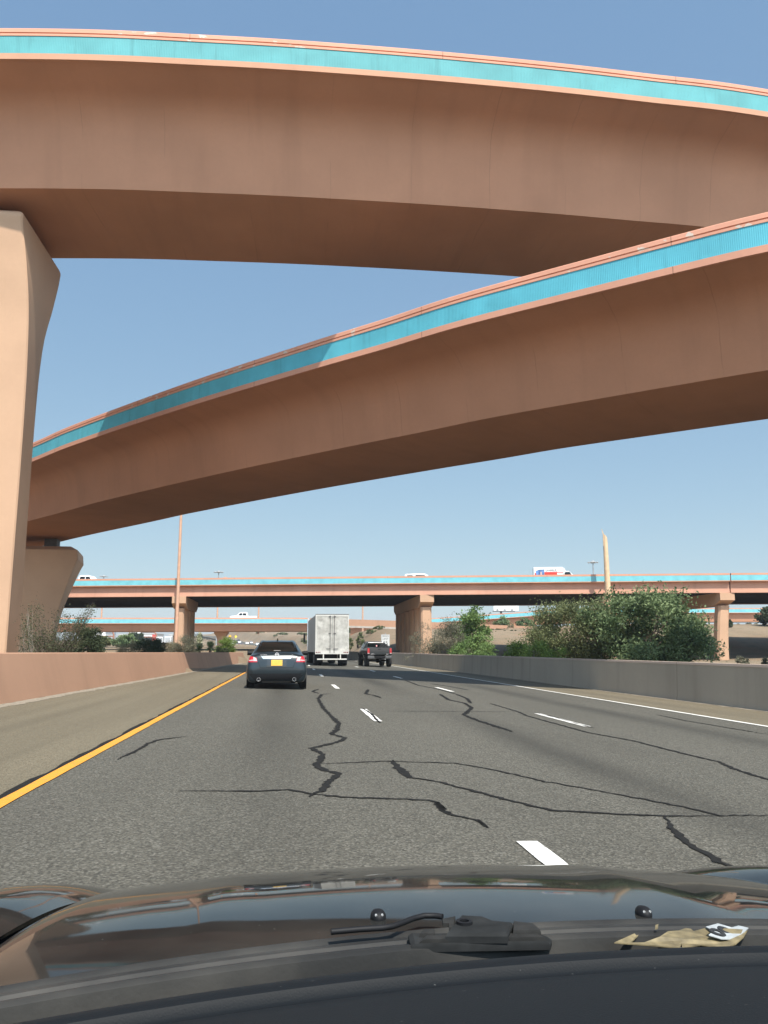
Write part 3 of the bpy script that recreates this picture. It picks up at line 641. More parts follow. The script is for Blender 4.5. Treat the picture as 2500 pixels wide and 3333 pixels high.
# semi trailer with its tractor in front
T = thing("semi_truck", "semi trailer truck with dented shiny white rear doors ahead in the middle lane", "truck", (3.33, 65.2, road_z(3.33, 65)), R(1.0))
wq, hq, zb = 1.30, 3.93, 1.05
qm, t, tc = newmat("quilted_steel", .42); ob = tc.outputs["Object"]; sep = t.n.new("ShaderNodeSeparateXYZ"); t.l.new(ob, sep.inputs[0])
t.p.inputs["Metallic"].default_value = .35
a1 = t.math('ABSOLUTE', t.math('SINE', t.math('MULTIPLY', t.math('ADD', sep.outputs[0], sep.outputs[2]), 24))); a2 = t.math('ABSOLUTE', t.math('SINE', t.math('MULTIPLY', t.math('SUBTRACT', sep.outputs[0], sep.outputs[2]), 24)))
dent = t.noise(ob, 1.1, 1); t.bump(t.math('ADD', t.math('MULTIPLY', t.math('ADD', a1, a2), .35), t.math('MULTIPLY', dent, 6)), 1.0, .08)
cc = t.mix(t.ramp(t.noise(ob, 5, 5), .4, .7), (.66, .65, .60), (.52, .51, .47)); t.l.new(cc, t.p.inputs["Base Color"])
M_TRL = mat("trailer_white", (.60, .59, .55), .5, .1, 1.5); M_TRS = mat("trailer_side", (.40, .41, .41), .45, .12, 2, metal=.3)
k = MB(); k.box(-wq, wq, .03, 14.6, zb, hq, .02); k.build("trailer_body", M_TRS, T)
for x in [-1.302, 1.302]:
    k = MB()
    for i in range(30): k.box(min(x, x*1.006), max(x, x*1.006), .4+i*.47, .44+i*.47, zb+.15, hq-.1)
    k.build("side_ribs", M_TRL, T)
k = MB(); k.box(-wq, wq, -.04, .028, hq-.13, hq+.02); k.box(-wq, wq, -.04, .028, zb-.14, zb+.14); k.box(-wq, -wq+.09, -.04, .028, zb+.14, hq-.13); k.box(wq-.09, wq, -.04, .028, zb+.14, hq-.13); k.build("door_frame", M_TRL, T)
k = MB(); k.box(-wq, wq, -.05, .2, hq+.022, hq+.06); k.build("roof_cap", mat("grey_cap", (.09, .09, .085), .7), T)
for sg in (-1, 1):
    d = MB(); rows = []
    for j in range(15):
        row = []
        for i in range(9):
            u, z = i/8, j/14; e = math.sin(math.pi*u)*abs(math.sin(math.pi*z*3)); row.append((sg*(.015+u*(wq-.11)), -.012-.035*e, zb+.145+z*(hq-zb-.28)))
        rows.append(row)
    dd = d.grid(rows).build("rear_door", qm, T, 180)
    r = MB(); r.tube([(sg*.16, -.07, zb-.05), (sg*.16, -.07, hq-.05)], .022, 8); r.build("lock_rod", mat("rod_steel", (.10, .10, .10), .5), dd)
    r = MB(); r.box(min(sg*.1, sg*.45), max(sg*.1, sg*.45), -.09, -.06, zb+.24, zb+.285); r.build("door_handle", MATS["rod_steel"], dd)
    for z in (hq-.16, 2.45): r = MB(); r.box(min(sg*.10, sg*.28), max(sg*.10, sg*.28), -.08, -.055, z, z+.06); r.build("rod_bracket", MATS["rod_steel"], dd)
    for z in (1.35, 2.05, 2.75, 3.45): r = MB(); r.box(min(sg*1.18, sg*1.29), max(sg*1.18, sg*1.29), -.06, -.042, z, z+.07); r.build("hinge", M_TRL, dd)
    for i in range(3): r = MB(); r.lathe([(.05, -.055), (.04, -.065), (.001, -.065)], 'y', (sg*(1.2-.13*i), 0, zb+.0), 14); r.build("tail_light", mat("dark_red_lamp", (.16, .012, .012), .3), T)
    r = MB(); r.box(min(sg*.62, sg*.7), max(sg*.62, sg*.7), -.02, .06, .55, zb-.145); r.build("guard_post", M_TRL, T)
    f = MB(); f.box(sg*.95-.3, sg*.95+.3, 1.05, 1.07, .22, .95); f.build("mud_flap", M_BLACK, T)
    for y in (1.75, 3.0):
        for xo in (1.16, .84): wheel(T, sg*xo, y, .51, .28, sg, 20)
    for y in (14.2, 15.5): wheel(T, sg*1.0, y, .51, .5, sg, 20)
    wheel(T, sg*1.05, 19.5, .51, .28, sg, 20)
r = MB(); r.box(-1.15, 1.15, -.03, .07, .47, .57, .015); r.build("underride_guard", M_TRL, T)
r = MB(); r.box(-.5, .5, 1.3, 3.4, .55, .95); r.tube([(-1.15, 1.75, .51), (1.15, 1.75, .51)], .07); r.tube([(-1.15, 3, .51), (1.15, 3, .51)], .07); r.build("bogie", M_BLACK, T)
r = MB(); r.box(-.45, .45, 13.2, 20.6, .75, 1.02); r.build("chassis", M_BLACK, T)
r = MB(); r.rings([[(-1.2, 15.5, 1.2), (1.2, 15.5, 1.2), (1.2, 15.5, 3.5), (-1.2, 15.5, 3.5)], [(-1.2, 17.8, 1.1), (1.2, 17.8, 1.1), (1.15, 17.6, 3.6), (-1.15, 17.6, 3.6)], [(-1.15, 18.6, 1.1), (1.15, 18.6, 1.1), (1.05, 18.2, 2.5), (-1.05, 18.2, 2.5)], [(-.95, 20.6, .9), (.95, 20.6, .9), (.85, 20.4, 1.9), (-.85, 20.4, 1.9)]]); r.build("cab", mat("cab_white", (.6, .6, .6), .4, coat=.4), T)
for sg in (-1, 1):
    r = MB(); r.box(sg*1.5-.09, sg*1.5+.09, 18.1, 18.25, 1.95, 2.85, .03); r.tube([(sg*1.2, 18.2, 2.6), (sg*1.5, 18.2, 2.6)], .025); r.build("cab_mirror", M_BLACK, T)
    r = MB(); r.tube([(sg*1.28, 15.1, 1.0), (sg*1.28, 15.1, 4.2)], .075, 10); r.build("exhaust_stack", M_CHROME, T, 60)
r = MB(); r.box(-1.18, -.85, -.06, -.042, zb-.13, zb-.02); r.build("number_plate", mat("pale_plate", (.5, .5, .48), .5), T)

# lifted pickup
PK = thing("pickup_truck", "lifted black pickup with big tyres and red tail lights in the right lane", "pickup", (7.16, 66.3, road_z(7.16, 66.5)), R(2.2))
CAB = [(2.05, 1.05, .80, 1.2, .95, 1.45, .93, 1.55, .80), (2.12, .95, .85, 1.2, .97, 1.48, .94, 1.93, .72), (2.35, .9, .88, 1.2, .98, 1.5, .95, 2.0, .74), (3.4, .9, .88, 1.2, .98, 1.5, .95, 2.03, .76), (4.0, .9, .88, 1.2, .98, 1.5, .95, 1.98, .74), (4.65, .9, .88, 1.2, .98, 1.48, .93, 1.62, .82), (5.3, .9, .86, 1.15, .97, 1.40, .90, 1.52, .80), (5.85, .9, .84, 1.1, .94, 1.32, .87, 1.44, .72), (5.95, 1.0, .7, 1.1, .8, 1.25, .8, 1.3, .6)]
cb = Body(CAB, 4, 5); cb.mb.build("cab", M_DARK, PK, 60)
cb.decal([(-.70, 1.56), (.70, 1.56), (.66, 1.90), (-.66, 1.90)], 'r', 8, 5, .006).build("rear_window", M_GLASS, PK, 180)
cb.decal([(-.85, 1.62), (.85, 1.62), (.68, 1.95), (-.68, 1.95)], 'f', 8, 5, .006).build("windscreen", M_GLASS, PK, 180)
for sg in (-1, 1):
    cb.decal([(2.35, 1.53), (3.25, 1.53), (3.25, 1.92), (2.4, 1.9)], 's', 6, 4, .006, sg).build("side_window", M_GLASS, PK, 180)
    cb.decal([(3.32, 1.53), (4.45, 1.53), (4.0, 1.9), (3.32, 1.92)], 's', 6, 4, .006, sg).build("side_window", M_GLASS, PK, 180)
k = MB()
for sg in (-1, 1): k.rings([[(sg*.80, y, .95), (sg*.955, y, .95), (sg*1.0, y, 1.15), (sg*.975, y, 1.48), (sg*.93, y, 1.53), (sg*.80, y, 1.53)] for y in (.02, .8, 2.04)])
k.box(-.80, .80, .05, 2.04, .95, 1.02); k.box(-.80, .80, 1.95, 2.03, 1.02, 1.5); k.build("bed", M_DARK, PK, 30)
tg = MB(); tg.box(-.795, .795, -.01, .05, .96, 1.515, .02); tgo = tg.build("tailgate", M_DARK, PK)
k = MB(); k.box(-.12, .12, -.03, -.01, 1.36, 1.42, .01); k.build("handle", M_BLACK, tgo)
k = MB(); k.box(-.72, -.4, -.016, -.008, 1.0, 1.03); k.box(.52, .72, -.016, -.008, 1.0, 1.03); k.build("badge", M_CHROME, tgo)
for sg in (-1, 1):
    k = MB(); k.box(min(sg*.80, sg*.975), max(sg*.80, sg*.975), -.025, .08, 1.03, 1.46, .02); l = k.build("tail_light", M_RED, PK)
    k = MB(); k.box(min(sg*.82, sg*.96), max(sg*.82, sg*.96), -.035, -.02, 1.04, 1.10); k.build("reversing_lamp", M_CLEAR, l)
    k = MB(); k.rings([[(sg*a, y0, z) for a, y0, z in ((1.16, 4.25, 1.50), (1.32, 4.25, 1.50), (1.32, 4.25, 1.80), (1.16, 4.25, 1.80))], [(sg*a, y0, z) for a, y0, z in ((1.17, 4.36, 1.52), (1.30, 4.36, 1.52), (1.30, 4.36, 1.78), (1.17, 4.36, 1.78))]]); k.tube([(sg*.95, 4.3, 1.58), (sg*1.2, 4.3, 1.58)], .03); k.build("door_mirror", M_BLACK, PK)
    for y in (1.05, 4.9): wheel(PK, sg*.90, y, .47, .34, sg)
    k = MB(); k.tube([(sg*.98, .55, .9), (sg*1.06, .62, 1.02), (sg*1.08, 1.05, 1.08), (sg*1.06, 1.48, 1.02), (sg*.98, 1.55, .9)], .05, 8); k.tube([(sg*.98, 4.4, .9), (sg*1.06, 4.47, 1.02), (sg*1.08, 4.9, 1.08), (sg*1.06, 5.33, 1.02), (sg*.98, 5.4, .9)], .05, 8); k.build("fender_flare", M_BLACK, PK, 60)
    k = MB(); k.box(sg*.93-.07, sg*.93+.07, 2.2, 4.2, .62, .7, .02); k.build("side_step", M_BLACK, PK)
k = MB(); k.box(-.98, -.42, -.16, .0, .64, .88, .04); k.box(.42, .98, -.16, .0, .64, .88, .04); k.build("bumper", mat("grey_bumper", (.14, .14, .14), .35, .2, 6, metal=.6), PK)
k = MB(); k.box(-.42, .42, -.12, .0, .66, .84, .02); k.build("bumper_step", M_BLACK, PK)
k = MB(); k.tube([(-.85, 1.05, .5), (.85, 1.05, .5)], .06); k.lathe([(.001, -.2), (.13, -.12), (.18, 0), (.13, .12), (.001, .2)], 'y', (0, 1.05, .5), 14); k.box(-.5, .5, .2, 5.4, .68, .9); k.box(-.06, .06, -.2, .1, .5, .62); k.tube([(-.85, 4.9, .5), (.85, 4.9, .5)], .06); k.build("axle", M_BLACK, PK)
cb.decal([(.0, 1.60), (.10, 1.60), (.10, 1.72), (.0, 1.72)], 'r', 3, 3, .012).build("sticker", mat("pink_sticker", (.75, .35, .36), .6), PK)
SP = thing("spare_tyre", "spare tyre with bright rim lying upright in the black pickup's bed", "tyre", (7.16+.50-.03, 66.3+1.15, road_z(7.16, 66.5)+1.22), R(80))
t_ = MB(); t_.lathe([(.2, -.12), (.35, -.13), (.40, -.09), (.40, .09), (.35, .13), (.2, .12)], 'x', (0, 0, .22), 28); t_.build("tyre", M_TYRE, SP, 35)
t_ = MB(); t_.lathe([(.22, -.10), (.21, -.125), (.15, -.06), (.06, -.09), (.001, -.10)], 'x', (0, 0, .22), 28); t_.build("rim", M_RIM, SP, 35)

# things on the overpasses
def deck3(x, d): return (x, p3y(x)+d/math.cos(.2185), 9.15)
UT = thing("moving_truck", "white moving truck with a red stripe and blue picture on top of the straight overpass", "truck", deck3(39.0, 9), math.atan(BR))
mh = at_y(1742, 1845, UT.location.y).z-9.15; xa = at_y(1742, 1850, UT.location.y).x-39; xb = at_y(1834, 1850, UT.location.y).x-39
k = MB(); k.box(xa, xb, -1.1, 1.1, .75, mh, .04); k.build("box_body", M_WHITE, UT)
k = MB(); k.rings([[(xb-.6, -.95, mh-.9), (xb+.55, -.9, mh-.85), (xb+.6, .9, mh-.85), (xb-.6, .95, mh-.9)], [(xb-.6, -1.05, mh-.06), (xb+.2, -1.0, mh-.1), (xb+.2, 1.0, mh-.1), (xb-.6, 1.05, mh-.06)]]); k.build("over_cab_box", M_WHITE, UT)
k = MB(); k.rings([[(xb+.05, -.95, .6), (xb+.05, .95, .6), (xb+.05, .85, 1.95), (xb+.05, -.85, 1.95)], [(xb+.9, -.97, .6), (xb+.9, .97, .6), (xb+.75, .8, 2.05), (xb+.75, -.8, 2.05)], [(xb+1.5, -.97, .6), (xb+1.5, .97, .6), (xb+1.5, .85, 1.35), (xb+1.5, -.85, 1.35)], [(xb+2.4, -.9, .6), (xb+2.4, .9, .6), (xb+2.4, .8, 1.15), (xb+2.4, -.8, 1.15)]]); k.build("cab", M_WHITE, UT, 20)
k = MB(); k.quad((xb+.2, -.985, 1.3), (xb+1.25, -.985, 1.3), (xb+.85, -.93, 1.9), (xb+.25, -.93, 1.9)); k.build("side_window", M_GLASS, UT)
q = (xb-xa); k = MB(); k.box(xa+q*.37, xb-q*.2, -1.112, -1.102, mh-1.2, mh-.63); k.box(xb-q*.2, xb, -1.112, -1.102, mh-.72, mh-.63); k.box(xa+q*.04, xa+q*.08, -1.112, -1.102, mh-1.15, mh-.75); k.build("red_stripe", mat("red_paint", (.62, .05, .035), .5), UT)
k = MB(); k.rings([[(xa+q*u, yy, mh-z) for u, z in ((.08, .5), (.18, .33), (.365, .30), (.365, 1.3), (.10, 1.3), (.08, 1.0))] for yy in (-1.113, -1.103)]); k.build("picture_panel", mat("blue_picture", (.10, .20, .42), .6, .55, 2.2), UT)
k = MB(); k.box(xa+q*.23, xa+q*.28, -1.118, -1.114, mh-1.0, mh-.6); k.build("picture_figure", mat("pale_picture", (.6, .42, .38), .6), UT)
lettering("U-HAUL", .42, "lettering", M_TXT, UT, (xa+q*.60, -1.115, mh-.42), (math.pi/2, 0, 0), .003, xs=.95)
lettering("MOVING TRUCK", .13, "lettering", M_WHITE, UT, (xa+q*.58, -1.118, mh-.92), (math.pi/2, 0, 0), .003) if False else None
for x in (xa+1.0, xb+1.5):
    for sg in (-1, 1):
        w_ = wheel(UT, 0, 0, .4, .26, 1, 16); w_.location = (x, sg*.95, .4); w_.rotation_euler.z = math.pi/2
SUV = [(0, .6, .6, .8, .8, 1.0, .8, 1.2, .6), (.06, .4, .8, .8, .95, 1.1, .92, 1.75, .72), (.3, .35, .85, .8, .98, 1.12, .95, 1.88, .74), (1.5, .35, .85, .8, .98, 1.12, .95, 1.92, .76), (2.8, .35, .85, .8, .98, 1.1, .95, 1.88, .74), (3.6, .35, .85, .8, .97, 1.08, .93, 1.30, .82), (4.6, .35, .8, .75, .95, 1.0, .9, 1.12, .78), (5.0, .5, .6, .7, .8, .85, .8, .95, .6)]
def boxcar(name, label, cat, paint, loc, rz, st, wins, kind="suv", group=None):
    T = thing(name, label, cat, loc, rz, group); b = Body(st, 3, 4); b.mb.build("body", paint, T, 60); L = st[-1][0]
    for sg in (-1, 1):
        for q in wins: b.decal(q, 's', 6, 4, .008, sg).build("side_window", M_GLASS, T, 180)
        for y in (.95, L-.95): wheel(T, sg*.86, y, .37, .25, sg, 16)
    return T, b
T, b = boxcar("suv", "white sport utility vehicle driving along the straight overpass, left of the moving truck", "car", M_WHITE, deck3(at_y(1345, 1870, 100).x*1.02, 9.5), math.atan(BR)-math.pi/2, SUV, [[(.3, 1.2), (1.05, 1.2), (1.15, 1.72), (.38, 1.72)], [(1.4, 1.2), (3.1, 1.2), (2.75, 1.72), (1.5, 1.74)]])
k = MB()
for sg in (-1, 1): k.tube([(sg*.6, .5, 1.93), (sg*.6, 2.5, 1.96)], .03)
k.build("roof_rail", M_BLACK, T)
PKW = [(0, .7, .7, .85, .8, 1.0, .8, 1.08, .7), (.05, .5, .85, .85, .97, 1.08, .94, 1.13, .84), (1.5, .4, .86, .85, .99, 1.08, .95, 1.13, .84), (1.85, .4, .86, .85, .99, 1.1, .95, 1.2, .82), (2.0, .4, .86, .85, .99, 1.12, .95, 1.84, .72), (2.8, .4, .86, .85, .99, 1.12, .95, 1.90, .74), (3.5, .4, .86, .85, .99, 1.12, .95, 1.84, .72), (4.2, .4, .86, .85, .98, 1.1, .93, 1.26, .82), (5.3, .4, .84, .8, .96, 1.02, .9, 1.14, .78), (5.6, .55, .65, .75, .82, .9, .8, .95, .6)]
PW = [[(2.15, 1.2), (2.9, 1.2), (2.9, 1.72), (2.2, 1.72)], [(3.0, 1.2), (3.85, 1.2), (3.5, 1.7), (3.0, 1.72)]]
boxcar("pickup_truck", "white pickup roof showing above the straight overpass near the shaded pier", "pickup", M_WHITE, deck3(at_y(283, 1885, 117).x-2.6, 7), math.atan(BR)-math.pi/2, PKW, PW)
boxcar("pickup_truck", "white pickup on the lower second overpass, above the small dark pier", "pickup", M_WHITE, (at_y(836, 2012, 180).x, 179.5, 7.0), math.pi/2, [tuple(v*1.0 if i != 1 else v for i, v in enumerate(s_)) for s_ in PKW], PW)
def ground_hit(px, py): p = hit(px, py, road_z, 100, 720, 3000); return p
far = [(755, 2087, "black_suv", "black vehicle farthest left in the distant traffic", M_DARK), (769, 2091, "x", "dark grey truck-like vehicle in the distant traffic, behind the white car", mat("dark_grey_paint", (.06, .065, .07), .4, coat=.4)),
       (777, 2087, "x", "small black car at the far end of the distant traffic", M_DARK), (780, 2094, "x", "white car between the dark vehicles in the distant traffic", M_WHITE), (759, 2099, "x", "white car nearest the light green bush in the distant traffic", M_WHITE),
       (771, 2103, "x", "black sedan nearest the barrier in the distant traffic", M_DARK), (785, 2102, "x", "dark grey sedan beside the black sedan in the distant traffic", MATS["dark_grey_paint"]), (805, 2098, "x", "white car alone in the middle lane of the distant road", M_WHITE),
       (819, 2096, "x", "pale car farther right on the distant road, ahead of the white one", mat("silver_paint", (.5, .5, .5), .35, metal=.4, coat=.4)), (839, 2101, "x", "white car half hidden by the dark sedan's rear window", M_WHITE)]
for px, py, _, lab, pm in far:
    p = ground_hit(px, py)
    if not p: print("no road hit", px, py); continue
    sedan("car", lab, pm, (p.x, p.y, road_z(p.x, p.y)), -math.atan((bend(p.y+5)-bend(p.y-5))/10)*-1 if False else math.atan(-(bend(p.y+5)-bend(p.y-5))/10), False, "cars in the distant traffic")

# ------------------------------------------------------------------ poles, signs, masts
M_POLE = mat("salmon_pole_paint", (.55, .32, .21), .6, .1, 3); M_POLE2 = mat("pale_pole_paint", (.66, .46, .28), .65, .1, 3)
pb = at_y(578, 1960, 104.6); T = thing("light_pole", "tall slim salmon light pole standing in front of the overpass pier on the left", "light pole", (pb.x, 104.6, .9))
k = MB(); k.lathe([(.30, -.3), (.30, .12), (.235, .14), (.225, 1.2), (.14, 22)], 'z', (0, 0, 0), 12); k.build("pole", M_POLE, T, 40)
for sg in (-1, 1):
    k = MB(); k.tube([(0, 0, 21.6), (sg*.8, 0, 22.3), (sg*2.2, 0, 22.5)], .06); k.box(sg*2.5-.45, sg*2.5+.45, -.16, .16, 22.42, 22.6, .05); k.build("lamp_arm", M_POLE, T)
pq = at_y(1980, 1945, 92.8); T = thing("broken_pole", "snapped pale pole with a splintered top standing on a pedestal above the trees", "pole", (pq.x, 92.8, 0))
pt = at_y(1966, 1745, 92.8); zt = pt.z; tip = at_y(1957, 1722, 92.8)
k = MB(); k.rings([oct_ring(-.05, .1, a, a, z, .25) for z, a in ((-.3, .72), (5.2, .70), (pq.z-.02, .70))]); k.rings([oct_ring(-.05, .1, a, a, z, .25) for z, a in ((pq.z-.018, .76), (pq.z+.12, .76))]); k.build("pedestal", M_PIER, T, 20)
dx = pt.x-pq.x+.12
k = MB(); rr_ = []
for i in range(13):
    s = i/12; zz = lerp(pq.z+.12, zt, s); rad = lerp(.34, .245, s); rr_.append([(dx*s+rad*math.cos(a), rad*math.sin(a), zz+(-.28*math.cos(a)+.05*math.sin(3*a) if i == 12 else 0)) for a in [2*math.pi*j/16 for j in range(16)]])
k.rings(rr_); k.lathe([(.42, pq.z+.12), (.42, pq.z+.2), (.36, pq.z+.3)], 'z', (0, 0, 0), 16); k.build("pole", M_POLE2, T, 40)
k = MB(); k.rings([[(dx-.24+u, -.1+v, zz) for u, v in ((-.03, 0), (.10*w_, -.05*w_), (.12*w_, .1*w_))] for zz, w_ in ((zt-1.2, .3), (zt-.5, 1), (zt+.1, 1.1))]+[[(tip.x-pq.x+u, -.1+v, tip.z) for u, v in ((-.03, 0), (.02, -.02), (.02, .03))]]); k.build("splinter", M_POLE2, T)
k = MB(); k.rings([[(dx*.9-.235-.02*i, -.06, zz), (dx*.9-.20-.02*i, -.12, zz), (dx*.9-.2-.02*i, .05, zz)] for i, zz in enumerate((zt-2.0, zt-1.4, zt-.5))]); k.build("torn_edge", mat("dark_tear", (.08, .07, .06), .9), T)
for px, py, Y, lab in ((712, 1862, 260, "high mast light left of the white utility vehicle, beyond the overpass"), (338, 1876, 330, "faint small high mast light near the white pickup roof"), (1930, 1830, 230, "high mast light beside the snapped pole, beyond the overpass")):
    p = at_y(px, py, Y); T = thing("high_mast_light", lab, "mast", (p.x, Y, 2)); zz = p.z-2
    k = MB(); k.lathe([(.32, -2), (.14, zz)], 'z', (0, 0, 0), 10); k.build("mast", mat("galvanised_steel", (.28, .29, .29), .6), T, 60)
    k = MB(); k.lathe([(.5, zz-.25), (.7, zz-.1), (.5, zz+.25), (.001, zz+.6)], 'z', (0, 0, 0), 12); k.build("ring", MATS["galvanised_steel"], T)
    for i in range(8): a = i*math.pi/4; k = MB(); k.tube([(0, 0, zz), (1.0*math.cos(a), 1.0*math.sin(a), zz)], .05, 6); k.lathe([(.12, zz-.22), (.34, zz-.12), (.2, zz+.12)], 'z', (1.3*math.cos(a), 1.3*math.sin(a), 0), 8); k.build("lamp", MATS["galvanised_steel"], T)
for px, y1, Y, lab in ((333, 1960, 186, "thin salmon post behind the second overpass, far left"), (710, 1930, 186, "thin salmon post behind the second overpass, between the pier and the white pickup"), (843, 1950, 186, "thin salmon post just right of the white pickup on the second overpass"), (1181, 1930, 190, "thin salmon post rising behind the wall right of the semi trailer")):
    p = at_y(px, y1, Y); z0 = 5 if px < 1000 else 5.2; T = thing("light_pole", lab, "light pole", (p.x, Y, z0), 0, "posts behind the second overpass")
    k = MB(); k.lathe([(.24, -.5), (.20, 0), (.13, p.z-z0+3)], 'z', (0, 0, 0), 8); k.build("pole", M_POLE, T, 60)
    k = MB(); k.tube([(0, 0, p.z-z0+2.8), (1.2, 0, p.z-z0+3.4)], .06, 6); k.box(1.1, 1.9, -.15, .15, p.z-z0+3.33, p.z-z0+3.48); k.build("lamp_arm", M_POLE, T)
p = at_y(865, 2090, 520); T = thing("light_pole", "pale slender pole beside the distant road at the foot of the hillside", "light pole", (p.x, 520, terrain(p.x, 520))); k = MB(); k.lathe([(.25, -.5), (.14, 9)], 'z', (0, 0, 0), 8); k.build("pole", M_POLE2, T); k = MB(); k.tube([(0, 0, 8.8), (-1.6, 0, 9.3)], .06, 6); k.build("lamp_arm", M_POLE2, T)
# speed limit sign
c0 = at_y(1254.5, 2084, 88); T = thing("speed_limit_sign", "white speed limit sign behind the black pickup", "road sign", (c0.x, 88, terrain(c0.x, 88)))
zz = c0.z-T.location.z; w_, h_ = .455, .60
k = MB(); k.box(-w_, w_, -.012, .012, zz-h_, zz+h_, .005); pn = k.build("sign_panel", mat("sign_white", (.58, .58, .56), .45), T)
k = MB(); k.box(-.04, .04, .014, .09, -.3, zz+h_+.15); k.build("post", MATS["galvanised_steel"], T)
k = MB()
for a, b_, c_, d_ in ((-w_+.03, w_-.03, zz+h_-.045, zz+h_-.03), (-w_+.03, w_-.03, zz-h_+.03, zz-h_+.045), (-w_+.03, -w_+.045, zz-h_+.045, zz+h_-.045), (w_-.045, w_-.03, zz-h_+.045, zz+h_-.045)): k.box(a, b_, -.016, -.0125, c_, d_)
k.build("border", M_TXT, pn)
for s_, sz, dz in (("SPEED", .26, .40), ("LIMIT", .26, .12), ("65", .52, -.28)): lettering(s_, sz, "lettering", M_TXT, pn, (0, -.014, zz+dz), (math.pi/2, 0, 0), .002)
for px, py, col, lab in ((749, 2071, (.72, .42, .03), "orange-yellow diamond warning sign, left of the pair beyond the small pier"), (767.5, 2072, (.75, .62, .05), "lemon-yellow diamond warning sign, right of the pair beyond the small pier")):
    p = at_y(px, py, 330); gz = terrain(p.x, 330); T = thing("warning_sign", lab, "road sign", (p.x, 330, gz)); zz = p.z-gz
    k = MB(); k.box(-.42, .42, -.01, .01, -.42, .42, 0, Matrix.Translation((0, 0, zz)) @ Matrix.Rotation(math.pi/4, 4, 'Y')); k.build("sign_panel", mat("warning_yellow" if px > 760 else "warning_orange", col, .5), T)
    k = MB(); k.box(-.04, .04, .012, .08, -1, zz); k.build("post", MATS["galvanised_steel"], T)
# sign gantries and billboard far away
for xa_, xb_, ya_, yb_, Y, lab in ((270, 371, 2052, 2092, 300, "salmon pipe sign gantry with white boards far left"), (418, 510, 2057, 2092, 340, "rounded salmon pipe sign gantry in front of the far shops")):
    a = at_y(xa_, ya_, Y); b_ = at_y(xb_, ya_, Y); gz = terrain(a.x, Y); T = thing("sign_gantry", lab, "gantry", (a.x, Y, gz)); hh = a.z-gz; L = b_.x-a.x
    k = MB(); c_ = min(1.4, hh*.4); k.tube([(0, 0, 0), (0, 0, hh-c_), (c_*.3, 0, hh-c_*.3), (c_, 0, hh), (L-c_, 0, hh), (L-c_*.3, 0, hh-c_*.3), (L, 0, hh-c_), (L, 0, 0)], .28, 10); k.tube([(0, 0, hh-2.0), (L, 0, hh-2.0)], .2, 8); k.build("frame", M_COPF, T, 60)
    k = MB(); k.box(L*.08, L*.45, -.45, -.35, hh-2.2, hh-.1); k.build("sign_board", mat("white_board", (.72, .72, .7), .6), T)
bb = at_y(1610, 1981, 330); T = thing("billboard", "pale billboard with a dark catwalk showing just under the overpass beyond the ramp", "billboard", (at_y(1647, 1986, 330).x, 330, terrain(bb.x, 330))); zz = bb.z-T.location.z
k = MB(); k.box(-5.2, 5.2, -.3, .3, zz-.9, zz+2.6, .05); k.build("panel", MATS["white_board"], T)
k = MB(); k.box(-5.6, 3.5, -1.0, -.35, zz-1.25, zz-.93); k.build("catwalk", mat("dark_steel", (.07, .07, .07), .7), T)
k = MB(); k.lathe([(.45, -1), (.45, zz-.9)], 'z', (-2, .2, 0), 12); k.build("column", MATS["dark_steel"], T, 60)
for i in range(3): k = MB(); k.box(-4+i*3, -3.2+i*3, -.34, -.30, zz-.7, zz-.3); k.build("board_marking", MATS["dark_steel"], T)

# ------------------------------------------------------------------ far shops and vans
def shop(label, x0p, x1p, yt, Y, depth, col, trim=None, sign=None):
    a = at_y(x0p, yt, Y); b_ = at_y(x1p, yt, Y); gz = terrain(a.x, Y)-.3; T = thing("shop_building", label, "building", (a.x, Y, gz)); L = b_.x-a.x; hh = a.z-gz
    k = MB(); k.box(0, L, 0, depth, 0, hh); k.build("wall", mat("shop_wall_"+label.split()[0], col, .8, .08, .4), T)
    k = MB(); k.box(-.3, L+.3, -.3, depth+.3, hh+.003, hh+.5); k.build("roof", mat("shop_roof", (.45, .43, .4), .8), T)
    n = max(2, int(L/5))
    for i in range(n): k = MB(); k.box(L*(i+.2)/n, L*(i+.8)/n, -.06, -.01, .3, min(3, hh*.55)); k.build("window", M_GLASS, T)
    k = MB(); k.box(L*.2, L*.8, -1.2, -.02, hh*.62, hh*.72); k.build("awning", mat("awning_"+label.split()[0], trim or (.6, .58, .55), .7), T)
    if sign: k = MB(); k.box(L*sign[0], L*sign[1], -.5, -.08, hh*.15, hh*.95); k.build("sign_box", mat("shop_red", (.55, .06, .045), .6), T)
shop("white flat roofed shop with columns at the far left horizon", 268, 345, 2052, 520, 30, (.74, .74, .72))
shop("pale low shop between the two salmon gantries", 385, 420, 2067, 540, 25, (.70, .70, .68))
shop("cream shop with a tall red sign box at its right end", 425, 508, 2064, 500, 30, (.70, .67, .62), (.25, .24, .25), (.86, 1.0))
shop("small white shed left of the light pole, beyond the bushes", 550, 572, 2068, 480, 10, (.72, .72, .72))
